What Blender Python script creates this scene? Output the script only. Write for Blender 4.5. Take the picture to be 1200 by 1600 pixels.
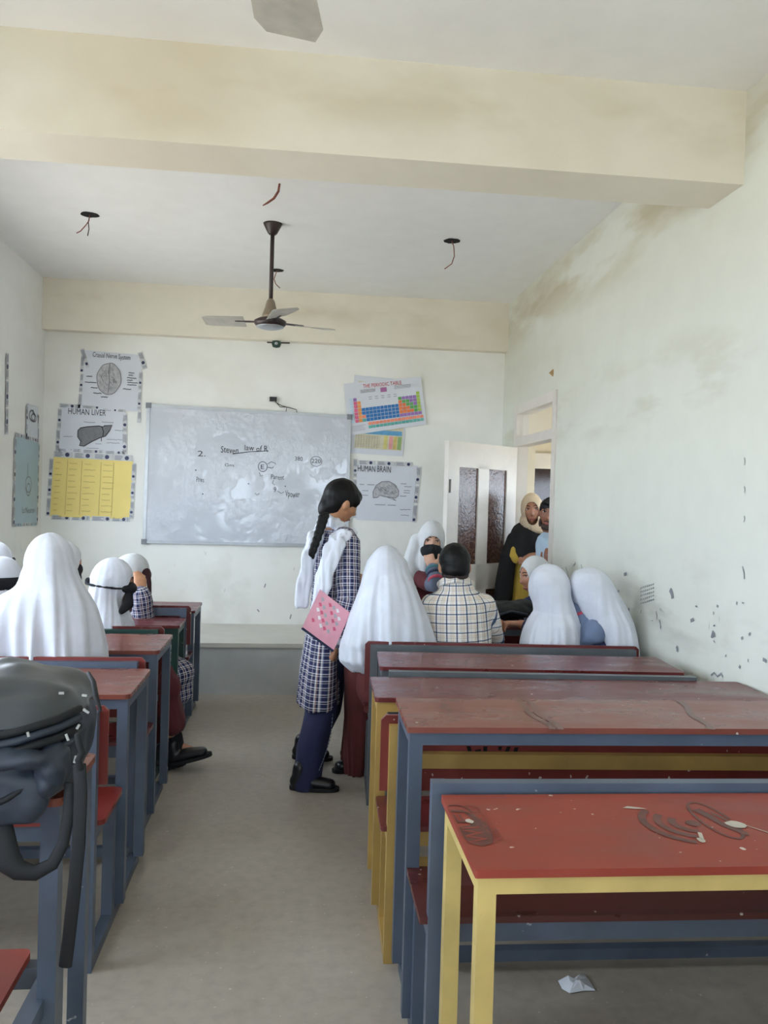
import bpy, bmesh, math, random
import numpy as np
from mathutils import Vector, Matrix, noise

random.seed(7)
SC = bpy.context.scene
COL = SC.collection
for _o in list(bpy.data.objects):
    bpy.data.objects.remove(_o)

# ------------------------------------------------------------------ camera, world, exposure
F_PX, YAW, PITCH, ROLL, CAM_H = 1300.0, .1116, -.014, .0283, 1.45
CAM = Vector((0, 0, CAM_H))
_cy, _sy, _cp, _sp = math.cos(YAW), math.sin(YAW), math.cos(PITCH), math.sin(PITCH)
C_FWD = Vector((_sy * _cp, _cy * _cp, _sp))
_r0 = Vector((_cy, -_sy, 0)); _u0 = _r0.cross(C_FWD)
C_R = _r0 * math.cos(ROLL) + _u0 * math.sin(ROLL)
C_U = -_r0 * math.sin(ROLL) + _u0 * math.cos(ROLL)
cam_data = bpy.data.cameras.new('camera')
cam = bpy.data.objects.new('camera', cam_data); COL.objects.link(cam)
M = Matrix((C_R, C_U, -C_FWD)).transposed().to_4x4(); M.translation = CAM
cam.matrix_world = M
cam_data.sensor_width = 36.0; cam_data.lens = F_PX * 36.0 / 1600.0
cam_data.clip_start = .05; cam_data.clip_end = 200
SC.camera = cam

SC.view_settings.view_transform = 'Standard'
SC.view_settings.look = 'None'
SC.view_settings.gamma = 1.0
SC.view_settings.use_curve_mapping = False
SC.view_settings.exposure = .72
SC.cycles.use_denoising = True
SC.cycles.max_bounces = 10
SC.cycles.diffuse_bounces = 7
SC.cycles.sample_clamp_indirect = 8

W = bpy.data.worlds.new('overcast_sky'); SC.world = W
W.use_nodes = True
_bg = W.node_tree.nodes['Background']
_bg.inputs[0].default_value = (.74, .86, 1.0, 1)
_bg.inputs[1].default_value = 6.0

SUN = bpy.data.lights.new('sun', 'SUN'); SUN.energy = 9.0; SUN.angle = .02; SUN.color = (1.0, .93, .82)
_sun = bpy.data.objects.new('sun', SUN); COL.objects.link(_sun); _sun.rotation_euler = (math.radians(-42), 0, 0)   # high over the front of the school, lights the yard outside
X_L, X_R, Y_B, Y_REAR, Z_C = -2.03, 1.81, 7.08, -2.3, 3.166
WALL_T = .17
LEFT_WINDOWS = [(3.9, 6.05), (1.7, 3.2), (-.3, 1.2), (-2.0, -.9)]      # y ranges on the left wall
REAR_WINDOWS = [(-1.65, -.75), (.3, 1.3)]                                 # x ranges on the rear wall
WIN_Z = (.80, 2.30)

def portal(name, loc, rot, sx, sy):
    l = bpy.data.lights.new(name, 'AREA'); l.shape = 'RECTANGLE'; l.size = sx; l.size_y = sy
    l.cycles.is_portal = True
    o = bpy.data.objects.new(name, l); COL.objects.link(o); o.location = loc; o.rotation_euler = rot
for (a, b) in LEFT_WINDOWS:
    portal('window_portal', (X_L - WALL_T, (a + b) / 2, sum(WIN_Z) / 2), (0, -math.pi / 2, 0), WIN_Z[1] - WIN_Z[0], b - a)
for (a, b) in REAR_WINDOWS:
    portal('window_portal', ((a + b) / 2, Y_REAR - WALL_T, sum(WIN_Z) / 2), (math.pi / 2, 0, 0), b - a, WIN_Z[1] - WIN_Z[0])

# pixel (1200x1600 frame) -> point of the place
def ray(px, py):
    return C_FWD + C_R * ((px - 600) / F_PX) - C_U * ((py - 800) / F_PX)
def PY(px, py, d):
    r = ray(px, py); return CAM + r * (d / r.y)
def PX(px, py, x):
    r = ray(px, py); return CAM + r * (x / r.x)
def PZ(px, py, z):
    r = ray(px, py); return CAM + r * ((z - CAM_H) / r.z)

# ------------------------------------------------------------------ materials
def lin(c):
    return tuple(((v / 255) / 12.92 if v / 255 <= .04045 else ((v / 255 + .055) / 1.055) ** 2.4) for v in c)
MATS = {}
class NT:
    def __init__(s, name):
        s.m = bpy.data.materials.new(name); s.m.use_nodes = True
        s.t = s.m.node_tree; s.b = s.t.nodes['Principled BSDF']
    def n(s, typ, **kw):
        nd = s.t.nodes.new(typ)
        for k, v in kw.items(): setattr(nd, k, v)
        return nd
    def l(s, a, b): s.t.links.new(a, b)
    def coord(s, scale=(1, 1, 1), kind='Object'):
        tc = s.n('ShaderNodeTexCoord'); mp = s.n('ShaderNodeMapping'); mp.inputs['Scale'].default_value = scale
        s.l(tc.outputs[kind], mp.inputs['Vector']); return mp.outputs[0]
    def noise(s, vec, scale, detail=4, rough=.55):
        nz = s.n('ShaderNodeTexNoise'); nz.inputs['Scale'].default_value = scale; nz.inputs['Detail'].default_value = detail
        nz.inputs['Roughness'].default_value = rough; s.l(vec, nz.inputs['Vector']); return nz.outputs['Fac']
    def ramp(s, fac, stops, interp='LINEAR'):
        r = s.n('ShaderNodeValToRGB'); r.color_ramp.interpolation = interp
        while len(r.color_ramp.elements) > len(stops): r.color_ramp.elements.remove(r.color_ramp.elements[-1])
        while len(r.color_ramp.elements) < len(stops): r.color_ramp.elements.new(1)
        for e, (p, c) in zip(r.color_ramp.elements, stops):
            e.position = p; e.color = (*c, 1) if len(c) == 3 else c
        s.l(fac, r.inputs[0]); return r.outputs[0]
    def mix(s, fac, a, b, mode='MIX'):
        mx = s.n('ShaderNodeMix', data_type='RGBA', blend_type=mode)
        if isinstance(fac, (int, float)): mx.inputs[0].default_value = fac
        else: s.l(fac, mx.inputs[0])
        for i, v in ((6, a), (7, b)):
            if isinstance(v, tuple): mx.inputs[i].default_value = (*v[:3], 1)
            else: s.l(v, mx.inputs[i])
        return mx.outputs[2]
    def math(s, op, a, b=None, clamp=False):
        m = s.n('ShaderNodeMath', operation=op); m.use_clamp = clamp
        for i, v in enumerate((a, b)):
            if v is None: continue
            if isinstance(v, (int, float)): m.inputs[i].default_value = v
            else: s.l(v, m.inputs[i])
        return m.outputs[0]
    def bump(s, h, strength=.2, dist=.01):
        b = s.n('ShaderNodeBump'); b.inputs['Strength'].default_value = strength; b.inputs['Distance'].default_value = dist
        s.l(h, b.inputs['Height']); s.l(b.outputs[0], s.b.inputs['Normal'])
    def set(s, **kw):
        for k, v in kw.items():
            k = k.replace('_', ' ').title() if k not in s.b.inputs else k
            if isinstance(v, (int, float)): s.b.inputs[k].default_value = v
            elif isinstance(v, tuple): s.b.inputs[k].default_value = (*v[:3], 1)
            else: s.l(v, s.b.inputs[k])
        return s.m

def simple(name, rgb, rough=.6, var=.12, scale=18., metallic=0., bump=0., coat=0., sheen=0., alpha=None, aniso=(1, 1, 1)):
    if name in MATS: return MATS[name]
    t = NT(name); c = lin(rgb); v = t.coord(aniso)
    nz = t.noise(v, scale)
    col = t.ramp(nz, [(.3, tuple(x * (1 - var) for x in c)), (.7, tuple(min(1, x * (1 + var)) for x in c))])
    t.set(**{'Base Color': col, 'Roughness': rough, 'Metallic': metallic})
    if coat: t.b.inputs['Coat Weight'].default_value = coat; t.b.inputs['Coat Roughness'].default_value = .12
    if sheen: t.b.inputs['Sheen Weight'].default_value = sheen
    if alpha is not None: t.b.inputs['Alpha'].default_value = alpha
    if bump: t.bump(nz, bump, .004)
    MATS[name] = t.m; return t.m

def m_wall(name, base, stain, amount=.5, scuff=True, stain_scale=.9, streaks=()):
    t = NT(name); v = t.coord((1, 1, 1))
    big = t.noise(t.coord((1, .45, 1.5)), stain_scale, 3)
    f = t.ramp(big, [(.50, (0, 0, 0)), (.72, (amount,) * 3)])
    col = t.mix(f, lin(base), lin(stain))
    for (zc, zw, sc_, thr, amt, rgb) in streaks:      # damp streaks that run along the wall at one height
        sp_ = t.n('ShaderNodeSeparateXYZ'); t.l(v, sp_.inputs[0])
        dz = t.math('ABSOLUTE', t.math('SUBTRACT', sp_.outputs['Z'], zc))
        band = t.math('SUBTRACT', 1.0, t.math('DIVIDE', dz, zw), True)
        nn = t.ramp(t.noise(t.coord((1, .55, 2.2)), sc_, 4), [(thr, (0,) * 3), (thr + .16, (1,) * 3)])
        col = t.mix(t.math('MULTIPLY', t.math('MULTIPLY', band, nn), amt), col, lin(rgb))
    fine = t.noise(v, 7, 5)
    col = t.mix(t.ramp(fine, [(.35, (0, 0, 0)), (.75, (.12,) * 3)]), col, lin(tuple(max(0, x - 40) for x in base)))
    if scuff:   # rubbed, scratched zone at sitting height
        sep = t.n('ShaderNodeSeparateXYZ'); t.l(v, sep.inputs[0]); z = sep.outputs['Z']
        zmask = t.ramp(t.math('MULTIPLY', z, .4), [(.0, (1,) * 3), (.36, (1,) * 3), (.52, (0,) * 3)])
        s1 = t.noise(t.coord((3.2, 3.2, 1.1)), 6.0, 2, .5)
        s1 = t.ramp(s1, [(.71, (0,) * 3), (.75, (1,) * 3)])
        s2 = t.noise(v, 2.2, 4)
        s2 = t.ramp(s2, [(.56, (0,) * 3), (.8, (.28,) * 3)])
        col = t.mix(t.math('MULTIPLY', s1, t.math('MULTIPLY', zmask, .3)), col, lin((70, 72, 78)))
        col = t.mix(t.math('MULTIPLY', s2, zmask), col, lin((150, 140, 122)))
    t.set(**{'Base Color': col, 'Roughness': .75})
    t.bump(fine, .12, .004)
    return t.m
MATS['wall_r'] = m_wall('plaster_right', (216, 218, 208), (196, 192, 172), .4, True, .9, ((2.98, .32, 1.7, .42, .75, (178, 164, 128)), (2.05, .28, 2.3, .50, .55, (180, 174, 148)), (.95, .35, 2.0, .5, .5, (150, 146, 138))))
MATS['wall_b'] = m_wall('plaster_back', (238, 238, 233), (206, 198, 176), .35)
MATS['wall_l'] = m_wall('plaster_left', (238, 238, 236), (206, 200, 184), .3)
MATS['beam'] = m_wall('plaster_beam', (230, 224, 208), (204, 188, 158), .5, False, .75, ((3.0, .22, 1.4, .50, .38, (190, 172, 136)),))
MATS['ceil'] = m_wall('plaster_ceiling', (240, 240, 238), (224, 220, 210), .3, False)
MATS['corr'] = m_wall('plaster_corridor', (226, 216, 196), (200, 188, 160), .3, False)

def m_floor():
    t = NT('cement_floor'); v = t.coord()
    a = t.noise(t.coord((1, .5, 1)), 1.1, 5); b = t.noise(v, 22, 4)
    col = t.ramp(a, [(.3, lin((156, 147, 134))), (.55, lin((176, 168, 155))), (.75, lin((188, 182, 170)))])
    col = t.mix(t.ramp(b, [(.4, (0,) * 3), (.8, (.25,) * 3)]), col, lin((104, 96, 86)))
    sp = t.noise(v, 60, 1, .3)
    col = t.mix(t.ramp(sp, [(.74, (0,) * 3), (.78, (.6,) * 3)]), col, lin((206, 202, 192)))
    t.set(**{'Base Color': col, 'Roughness': t.ramp(a, [(.3, (.42,) * 3), (.7, (.62,) * 3)])}); t.bump(b, .08, .003)
    return t.m
MATS['floor'] = m_floor()

def m_dado():
    t = NT('grey_cement_riser'); v = t.coord()
    a = t.noise(v, 2.6, 6); s = t.noise(t.coord((9, 1, .6)), 2.3, 2)
    col = t.ramp(a, [(.3, lin((178, 181, 182))), (.7, lin((202, 204, 204)))])
    col = t.mix(t.ramp(s, [(.70, (0,) * 3), (.75, (.6,) * 3)]), col, lin((196, 196, 190)))
    t.set(**{'Base Color': col, 'Roughness': .6}); return t.m
MATS['dado'] = m_dado()

def m_ply(name, rgb, scr=.5, rough=.22):
    t = NT(name); c = lin(rgb); v = t.coord()
    a = t.noise(t.coord((1.2, 3, 1)), 3.0, 5); b = t.noise(t.coord((4, 40, 4)), 3.2, 2)
    dark = tuple(x * .8 for x in c); light = tuple(min(1, x * 1.12 + .008) for x in c)
    col = t.ramp(a, [(.3, dark), (.5, c), (.75, light)])
    col = t.mix(t.ramp(b, [(.70, (0,) * 3), (.76, (scr,) * 3)]), col, tuple(min(1, x * 1.5 + .05) for x in c))
    d = t.noise(v, 48, 1, .2)
    col = t.mix(t.ramp(d, [(.79, (0,) * 3), (.81, (.8,) * 3)]), col, lin((215, 205, 195)))
    t.set(**{'Base Color': col, 'Roughness': t.ramp(a, [(.3, (rough,) * 3), (.7, (rough + .2,) * 3)])})
    return t.m
MATS['ply_red'] = m_ply('film_faced_ply_red', (140, 54, 38), .1, .45)
MATS['ply_crimson'] = m_ply('film_faced_ply_crimson', (118, 42, 36), .1, .3)
MATS['ply_brown'] = m_ply('film_faced_ply_brown', (122, 66, 54), .12, .2)
MATS['ply_maroon'] = m_ply('film_faced_ply_maroon', (100, 40, 40), .12, .2)
MATS['ply_dark'] = m_ply('film_faced_ply_dark', (84, 38, 34), .12, .24)

def m_paint(name, rgb, chip=(190, 190, 190), amt=.7):
    t = NT(name); c = lin(rgb); v = t.coord()
    a = t.noise(v, 5, 5); b = t.noise(v, 30, 3)
    col = t.ramp(a, [(.3, tuple(x * .78 for x in c)), (.7, tuple(min(1, x * 1.14) for x in c))])
    col = t.mix(t.ramp(b, [(.73, (0,) * 3), (.76, (amt,) * 3)]), col, lin(chip))
    t.set(**{'Base Color': col, 'Roughness': .38}); return t.m
MATS['slate'] = m_paint('slate_paint', (80, 91, 108))
MATS['steel'] = m_paint('grey_paint', (88, 94, 98))
MATS['ochre'] = m_paint('ochre_paint', (176, 144, 80), (120, 90, 50), .8)
MATS['yellow'] = m_paint('yellow_paint', (204, 180, 112), (150, 120, 70), .8)
MATS['green'] = m_paint('green_paint', (34, 66, 60))
MATS['black'] = simple('black_plastic', (28, 28, 30), .45)
MATS['hole'] = simple('painted_dark', (14, 10, 9), .9, .4)
MATS['copper'] = simple('red_wire', (128, 70, 58), .5)
MATS['wire'] = simple('dark_wire', (64, 54, 48), .5)
MATS['alu'] = simple('aluminium_trim', (176, 180, 184), .35, .06, metallic=.6)
MATS['white_paint'] = simple('white_door_paint', (214, 208, 200), .42, .06, 5)
MATS['paper'] = simple('chart_paper', (212, 216, 224), .7, .03, 3)
MATS['paper_y'] = simple('yellow_chart_paper', (240, 218, 134), .7, .05, 3)
MATS['paper_b'] = simple('blue_chart_paper', (168, 190, 200), .7, .05, 3)
MATS['tape'] = simple('printed_tape', (196, 198, 200), .4, .05)
MATS['ink'] = simple('black_ink', (42, 42, 48), .6, .2)
MATS['pencil'] = simple('pencil_grey', (120, 120, 124), .7, .15, 30)
MATS['pencil_lt'] = simple('pencil_shade', (178, 178, 182), .7, .2, 40)
MATS['navy_dot'] = simple('navy_print', (36, 44, 84), .5)
MATS['tape_ink'] = simple('tape_print', (112, 116, 132), .6)
def m_board():
    t = NT('whiteboard_enamel'); v = t.coord()
    a = t.noise(v, 3.2, 3, .5); b = t.noise(t.coord((1, 1, .8)), 26, 3, .6)
    col = t.ramp(t.noise(v, 1.6, 4), [(.3, lin((190, 195, 204))), (.7, lin((206, 210, 217)))])
    t.set(**{'Base Color': col, 'Roughness': .07})
    mk = t.ramp(a, [(.45, (.0,) * 3), (.62, (1,) * 3)])
    h = t.math('MULTIPLY', b, mk)
    t.bump(h, .9, .008); return t.m
MATS['board'] = m_board()
def m_frost():
    t = NT('frosted_brown_glass'); v = t.coord()
    w = t.n('ShaderNodeTexVoronoi'); w.feature = 'DISTANCE_TO_EDGE'; w.inputs['Scale'].default_value = 26
    nz = t.n('ShaderNodeTexNoise'); nz.inputs['Scale'].default_value = 14
    t.l(v, nz.inputs['Vector'])
    mx = t.n('ShaderNodeMix', data_type='VECTOR'); mx.inputs[0].default_value = .12
    t.l(v, mx.inputs[4]); t.l(nz.outputs['Color'], mx.inputs[5]); t.l(mx.outputs[1], w.inputs['Vector'])
    ed = t.ramp(w.outputs['Distance'], [(.0, (1,) * 3), (.09, (0,) * 3)])
    col = t.mix(ed, lin((72, 46, 38)), lin((118, 88, 74)))
    t.set(**{'Base Color': col, 'Roughness': .25}); t.bump(w.outputs['Distance'], .3, .006); return t.m
MATS['frost'] = m_frost()
def m_glass():
    t = NT('clear_glass'); t.set(**{'Base Color': (.95, .97, .97), 'Roughness': .03, 'Alpha': .12}); return t.m
MATS['glass'] = m_glass()
MATS['dark_glass'] = simple('dark_glass', (44, 26, 22), .12)

# ------------------------------------------------------------------ mesh helpers
def mesh_obj(name, verts, faces, mat, parent=None, smooth=False, origin=None):
    me = bpy.data.meshes.new(name)
    o0 = Vector(origin) if origin is not None else (root_loc(parent) if parent else Vector())
    me.from_pydata([tuple(Vector(v) - o0) for v in verts], [], [tuple(f) for f in faces]); me.update()
    if mat: me.materials.append(MATS[mat] if isinstance(mat, str) else mat)
    if smooth: me.polygons.foreach_set('use_smooth', [True] * len(me.polygons))
    o = bpy.data.objects.new(name, me); COL.objects.link(o)
    if parent: o.parent = parent
    elif origin is not None: o.location = o0
    return o
def root_loc(p):
    v = Vector()
    while p: v += p.location; p = p.parent
    return v
def tag(o, label, cat, group=None, kind=None):
    if label: o['label'] = label
    if cat: o['category'] = cat
    if group: o['group'] = group
    if kind: o['kind'] = kind
    return o
def thing(name, label, cat, loc=(0, 0, 0), group=None, kind=None):
    o = bpy.data.objects.new(name, None); COL.objects.link(o); o.location = loc; o.empty_display_size = .1
    return tag(o, label, cat, group, kind)
class MB:
    """collects closed pieces of ONE part"""
    def __init__(s): s.v = []; s.f = []
    def add(s, v, f):
        k = len(s.v); s.v += [Vector(p) for p in v]; s.f += [tuple(i + k for i in q) for q in f]; return s
    def box(s, a, b):
        x0, y0, z0 = (min(p, q) for p, q in zip(a, b)); x1, y1, z1 = (max(p, q) for p, q in zip(a, b))
        return s.add([(x0, y0, z0), (x1, y0, z0), (x1, y1, z0), (x0, y1, z0), (x0, y0, z1), (x1, y0, z1), (x1, y1, z1), (x0, y1, z1)],
                     [(0, 3, 2, 1), (4, 5, 6, 7), (0, 1, 5, 4), (1, 2, 6, 5), (2, 3, 7, 6), (3, 0, 4, 7)])
    def bar(s, p, q, w, h=None, up=(0, 0, 1)):
        p, q = Vector(p), Vector(q); h = h or w; d = (q - p).normalized(); up = Vector(up)
        if abs(d.dot(up)) > .98: up = Vector((0, 1, 0))
        sd = d.cross(up).normalized(); up = sd.cross(d)
        c = [p + sd * (i * w / 2) + up * (j * h / 2) for i, j in ((-1, -1), (1, -1), (1, 1), (-1, 1))]
        c += [x + (q - p) for x in c]
        return s.add(c, [(3, 2, 1, 0), (4, 5, 6, 7), (0, 1, 5, 4), (1, 2, 6, 5), (2, 3, 7, 6), (3, 0, 4, 7)])
    def prism(s, poly, vec):
        n = len(poly); vec = Vector(vec); b = [Vector(p) for p in poly]
        return s.add(b + [p + vec for p in b], [tuple(range(n))[::-1], tuple(range(n, 2 * n))] + [(i, (i + 1) % n, n + (i + 1) % n, n + i) for i in range(n)])
    def quad(s, a, b, c, d): return s.add([a, b, c, d], [(0, 1, 2, 3)])
    def tube(s, pts, r, seg=8):
        v, f = tube(pts, [r] * len(pts) if isinstance(r, (int, float)) else r, seg); return s.add(v, f)
    def lathe(s, prof, c, seg=24):
        c = Vector(c); n = len(prof); v = []
        for i in range(seg):
            a = 2 * math.pi * i / seg
            v += [c + Vector((r * math.cos(a), r * math.sin(a), z)) for r, z in prof]
        f = [(i * n + k, ((i + 1) % seg) * n + k, ((i + 1) % seg) * n + k + 1, i * n + k + 1) for i in range(seg) for k in range(n - 1)]
        f += [tuple(i * n for i in range(seg))[::-1], tuple(i * n + n - 1 for i in range(seg))]
        return s.add(v, f)
    def build(s, name, mat, parent=None, smooth=False, origin=None):
        return mesh_obj(name, s.v, s.f, mat, parent, smooth, origin)
def frame_of(d):
    d = d.normalized(); a = Vector((0, 0, 1)) if abs(d.z) < .9 else Vector((0, 1, 0))
    s = d.cross(a).normalized(); return s, s.cross(d).normalized()
def tube(pts, radii, seg=12, caps=True, side=None):
    """swept closed tube with rounded ends; a radius may be (across, along-up)"""
    pts = [Vector(p) for p in pts]; R = [(r, r) if isinstance(r, (int, float)) else r for r in radii]
    rings = []; n = len(pts); s = None
    for i in range(n):
        d = (pts[min(i + 1, n - 1)] - pts[max(i - 1, 0)])
        dn = d.normalized()
        if side is not None: s = Vector(side)
        elif s is None: s = frame_of(d)[0]
        s = s - dn * s.dot(dn)          # carried along the path, so the tube never twists
        s = s.normalized() if s.length > 1e-4 else frame_of(d)[0]
        u = s.cross(dn)
        if i == 0 and caps:
            dn = d.normalized()
            for t in (80, 50, 25): rings.append((pts[0] - dn * math.sin(math.radians(t)) * min(R[0]), [x * math.cos(math.radians(t)) for x in R[0]], s, u))
        rings.append((pts[i], R[i], s, u))
        if i == n - 1 and caps:
            dn = d.normalized()
            for t in (25, 50, 80): rings.append((pts[-1] + dn * math.sin(math.radians(t)) * min(R[-1]), [x * math.cos(math.radians(t)) for x in R[-1]], s, u))
    v = []; f = []
    for c, r, s, u in rings:
        for k in range(seg):
            a = 2 * math.pi * k / seg; v.append(c + s * (math.cos(a) * r[0]) + u * (math.sin(a) * r[1]))
    m = len(rings)
    for i in range(m - 1):
        for k in range(seg):
            f.append((i * seg + k, i * seg + (k + 1) % seg, (i + 1) * seg + (k + 1) % seg, (i + 1) * seg + k))
    f.append(tuple(range(seg))[::-1]); f.append(tuple((m - 1) * seg + k for k in range(seg)))
    return v, f
def round_rect(x0, x1, y0, y1, z, r, n=4):
    out = []
    for cx, cy, a0 in ((x1 - r, y1 - r, 0), (x0 + r, y1 - r, 90), (x0 + r, y0 + r, 180), (x1 - r, y0 + r, 270)):
        for i in range(n + 1):
            a = math.radians(a0 + 90 * i / n); out.append((cx + r * math.cos(a), cy + r * math.sin(a), z))
    return out

# ------------------------------------------------------------------ room shell
def struct(name, mb, mat, label=None, origin=(0, 0, 0)):
    o = mb.build(name, mat, None, False, origin); o['kind'] = 'structure'
    if label: o['label'] = label
    return o
X_CO = 3.55      # outer edge of the corridor
struct('floor', MB().box((X_L - .2, Y_REAR - .2, -.12), (X_CO + .1, 9.2, 0)), 'floor', 'worn grey cement classroom floor')
struct('ceiling', MB().box((X_L - .2, Y_REAR - .2, Z_C), (X_CO + .3, 9.2, Z_C + .15)), 'ceil', 'pale plastered ceiling above the classroom')
struct('trim_1', MB().box((X_L, 3.25, 2.786), (X_R, 3.535, Z_C)), 'beam', 'cream stained ceiling beam crossing the room')
struct('trim_2', MB().box((X_L, 6.985, 2.752), (X_R, Y_B, Z_C)), 'beam', 'cream stained beam along the top of the back wall')
struct('wall_back', MB().box((X_L - .2, Y_B, 0), (X_R + WALL_T, Y_B + .2, Z_C)), 'wall_b', 'off-white plaster wall behind the whiteboard')
# right wall with the door opening
D_Y0, D_Y1, D_Z = 5.585, 6.66, 2.25
wr = MB().box((X_R, Y_REAR, 0), (X_R + WALL_T, D_Y0, Z_C)).box((X_R, D_Y1, 0), (X_R + WALL_T, Y_B, Z_C)).box((X_R, D_Y0, D_Z), (X_R + WALL_T, D_Y1, Z_C))
struct('wall_right', wr, 'wall_r', 'off-white plaster wall with scuffs beside the desks')
def window_wall(name, horiz, wins, label):
    mb = MB(); t = WALL_T
    if horiz:
        def bx(a, b, z0, z1): mb.box((X_L - t, a, z0), (X_L, b, z1))
        lo, hi = Y_REAR, Y_B
    else:
        def bx(a, b, z0, z1): mb.box((a, Y_REAR - t, z0), (b, Y_REAR, z1))
        lo, hi = X_L - t, X_R + t
    cur = lo
    for a, b in sorted(wins):
        bx(cur, a, 0, Z_C); bx(a, b, 0, WIN_Z[0]); bx(a, b, WIN_Z[1], Z_C); cur = b
    bx(cur, hi, 0, Z_C)
    return struct(name, mb, 'wall_l', label)
window_wall('wall_left', True, LEFT_WINDOWS, 'off-white plaster wall with the windows')
window_wall('wall_rear', False, REAR_WINDOWS, 'plaster wall behind the camera')
k = 0
def window(k, P, axis):
    """steel window: outer frame, mullions and bars, open casements folded outwards"""
    a, b = P; root = thing('window_%d' % k, 'steel framed window with bars in the plaster wall', None, kind='structure')
    z0, z1 = WIN_Z; fr = MB(); r = .02
    def pt(u, z): return (X_L - .10, u, z) if axis == 'L' else (u, Y_REAR - .10, z)
    for u in (a + r, (a + b) / 2, b - r): fr.bar(pt(u, z0), pt(u, z1), .04)
    for z in (z0 + r, z1 - r): fr.bar(pt(a, z), pt(b, z), .04)
    fr.build('window_frame', 'white_paint', root)
    for i in range(1, 7):
        z = z0 + (z1 - z0) * i / 7
        MB().bar(pt(a, z), pt(b, z), .012).build('bar', 'steel', root)
    return root
for P in LEFT_WINDOWS: k += 1; window(k, P, 'L')
for P in REAR_WINDOWS: k += 1; window(k, P, 'B')
# raised teaching platform
plat = thing('platform', 'raised cement teaching platform below the whiteboard', None, (0, 6.15, 0), kind='structure')
MB().box((X_L, 6.15, 0), (.98, Y_B, .345)).build('riser', 'dado', plat)
MB().box((X_L, 6.14, .345), (.985, Y_B, .376)).build('platform_top', simple('pale_cement', (206, 203, 195), .6, .06, 4), plat)
# corridor beyond the door
struct('corridor_wall', MB().box((X_R, 9.0, 0), (X_CO + .1, 9.2, Z_C)).box((X_R, Y_B, 0), (X_R + WALL_T, 9.0, Z_C)), 'corr', 'cream wall at the end of the corridor')
struct('corridor_slit_wall', MB().box((X_CO, 1.0, 0), (X_CO + .1, 9.0, 1.25)).box((X_CO, 1.0, 1.8), (X_CO + .1, 9.0, Z_C)).box((X_R, .9, 0), (X_CO + .1, 1.0, Z_C)), 'corr', 'unseen corridor outer wall with a slit sized to limit daylight')  # unseen outer wall, opening narrowed to dim the daylight on the door leaf
struct('ground_outside', MB().box((-30, -30, -.6), (30, 40, -.5)), simple('pale_concrete', (190, 184, 172), .8, .08, 1.5), 'bare ground outside the building')

# classroom door
HX, HY = X_R + .005, D_Y1 - .075
dr = thing('door_1', 'white panelled door standing open with patterned brown glass', None, (X_R, D_Y1, 0), kind='structure')
fr = MB()
for y in (D_Y0, D_Y1 - .075): fr.box((X_R - .012, y, 0), (X_R + .09, y + .075, D_Z))
fr.build('door_frame', 'white_paint', dr)
MB().box((X_R - .012, D_Y0 + .075, D_Z - .075), (X_R + .09, D_Y1 - .075, D_Z)).build('frame_head', 'white_paint', dr)
MB().box((X_R - .012, D_Y0 + .075, 1.915), (X_R + .09, D_Y1 - .075, 1.985)).build('transom_bar', 'white_paint', dr)
MB().box((X_R + .035, D_Y0 + .075, 1.985), (X_R + .041, D_Y1 - .075, D_Z - .075)).build('transom_pane', 'glass', dr)
MB().box((X_R + .09, D_Y1 - .012, 0), (X_R + WALL_T, D_Y1 + .0, D_Z)).build('jamb_lining', 'corr', dr)
LW, LH, LT = .855, 1.905, .038
ang = math.radians(51)
leaf = bpy.data.objects.new('door_leaf', None); COL.objects.link(leaf); leaf.parent = dr
leaf.location = Vector((HX - .02, HY, 0)) - dr.location
leaf.rotation_euler = (0, 0, -ang - 0)      # closed leaf runs along -y from the hinge
def lbox(name, u0, u1, z0, z1, mat, t=LT):
    mb = MB().box((-t / 2 - .0, -u1, z0), (t / 2, -u0, z1))
    o = mesh_obj(name, mb.v, mb.f, mat, None); o.parent = leaf; return o
st = .13
for u in (0, LW - st): lbox('stile', u, u + st, .01, LH, 'white_paint')
lbox('mullion', LW / 2 - .065, LW / 2 + .065, .22, LH - .16, 'white_paint')
for z0, z1 in ((.01, .22), (.78, .98), (LH - .19, LH)): lbox('rail', st, LW - st, z0, z1, 'white_paint')
for u0, u1 in ((st, LW / 2 - .065), (LW / 2 + .065, LW - st)):
    for z0, z1 in ((.22, .78), (.98, LH - .19)): lbox('panel', u0, u1, z0, z1, 'frost', .014)
lbox('bolt', LW - .03, LW - .015, 1.52, 1.62, 'wire', .05)

# far corridor door
d2 = thing('door_2', 'white door with dark panes at the far end of the corridor', None, (2.75, 9.0, 0), kind='structure')
fx0, fx1 = 2.46, 3.4
fr = MB()
for x in (fx0, fx1 - .07): fr.box((x, 8.94, 0), (x + .07, 9.0, 2.02))
fr.box((fx0, 8.94, 1.95), (fx1, 9.0, 2.02)).build('door_frame', 'white_paint', d2)
lf = MB()
for x in (fx0 + .07, (fx0 + fx1) / 2 - .05, fx1 - .17): lf.box((x, 8.955, 0), (x + .1, 8.99, 1.95))
for z0, z1 in ((0, .2), (.75, .9), (1.36, 1.44), (1.85, 1.95)): lf.box((fx0 + .17, 8.957, z0), (fx1 - .17, 8.988, z1))
lf.build('door_leaf', 'white_paint', d2)
for x0, x1 in ((fx0 + .17, (fx0 + fx1) / 2 - .05), ((fx0 + fx1) / 2 + .05, fx1 - .17)):
    for z0, z1 in ((.2, .75), (.9, 1.36), (1.44, 1.85)): MB().box((x0, 8.97, z0), (x1, 8.978, z1)).build('pane', 'dark_glass', d2)

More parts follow.
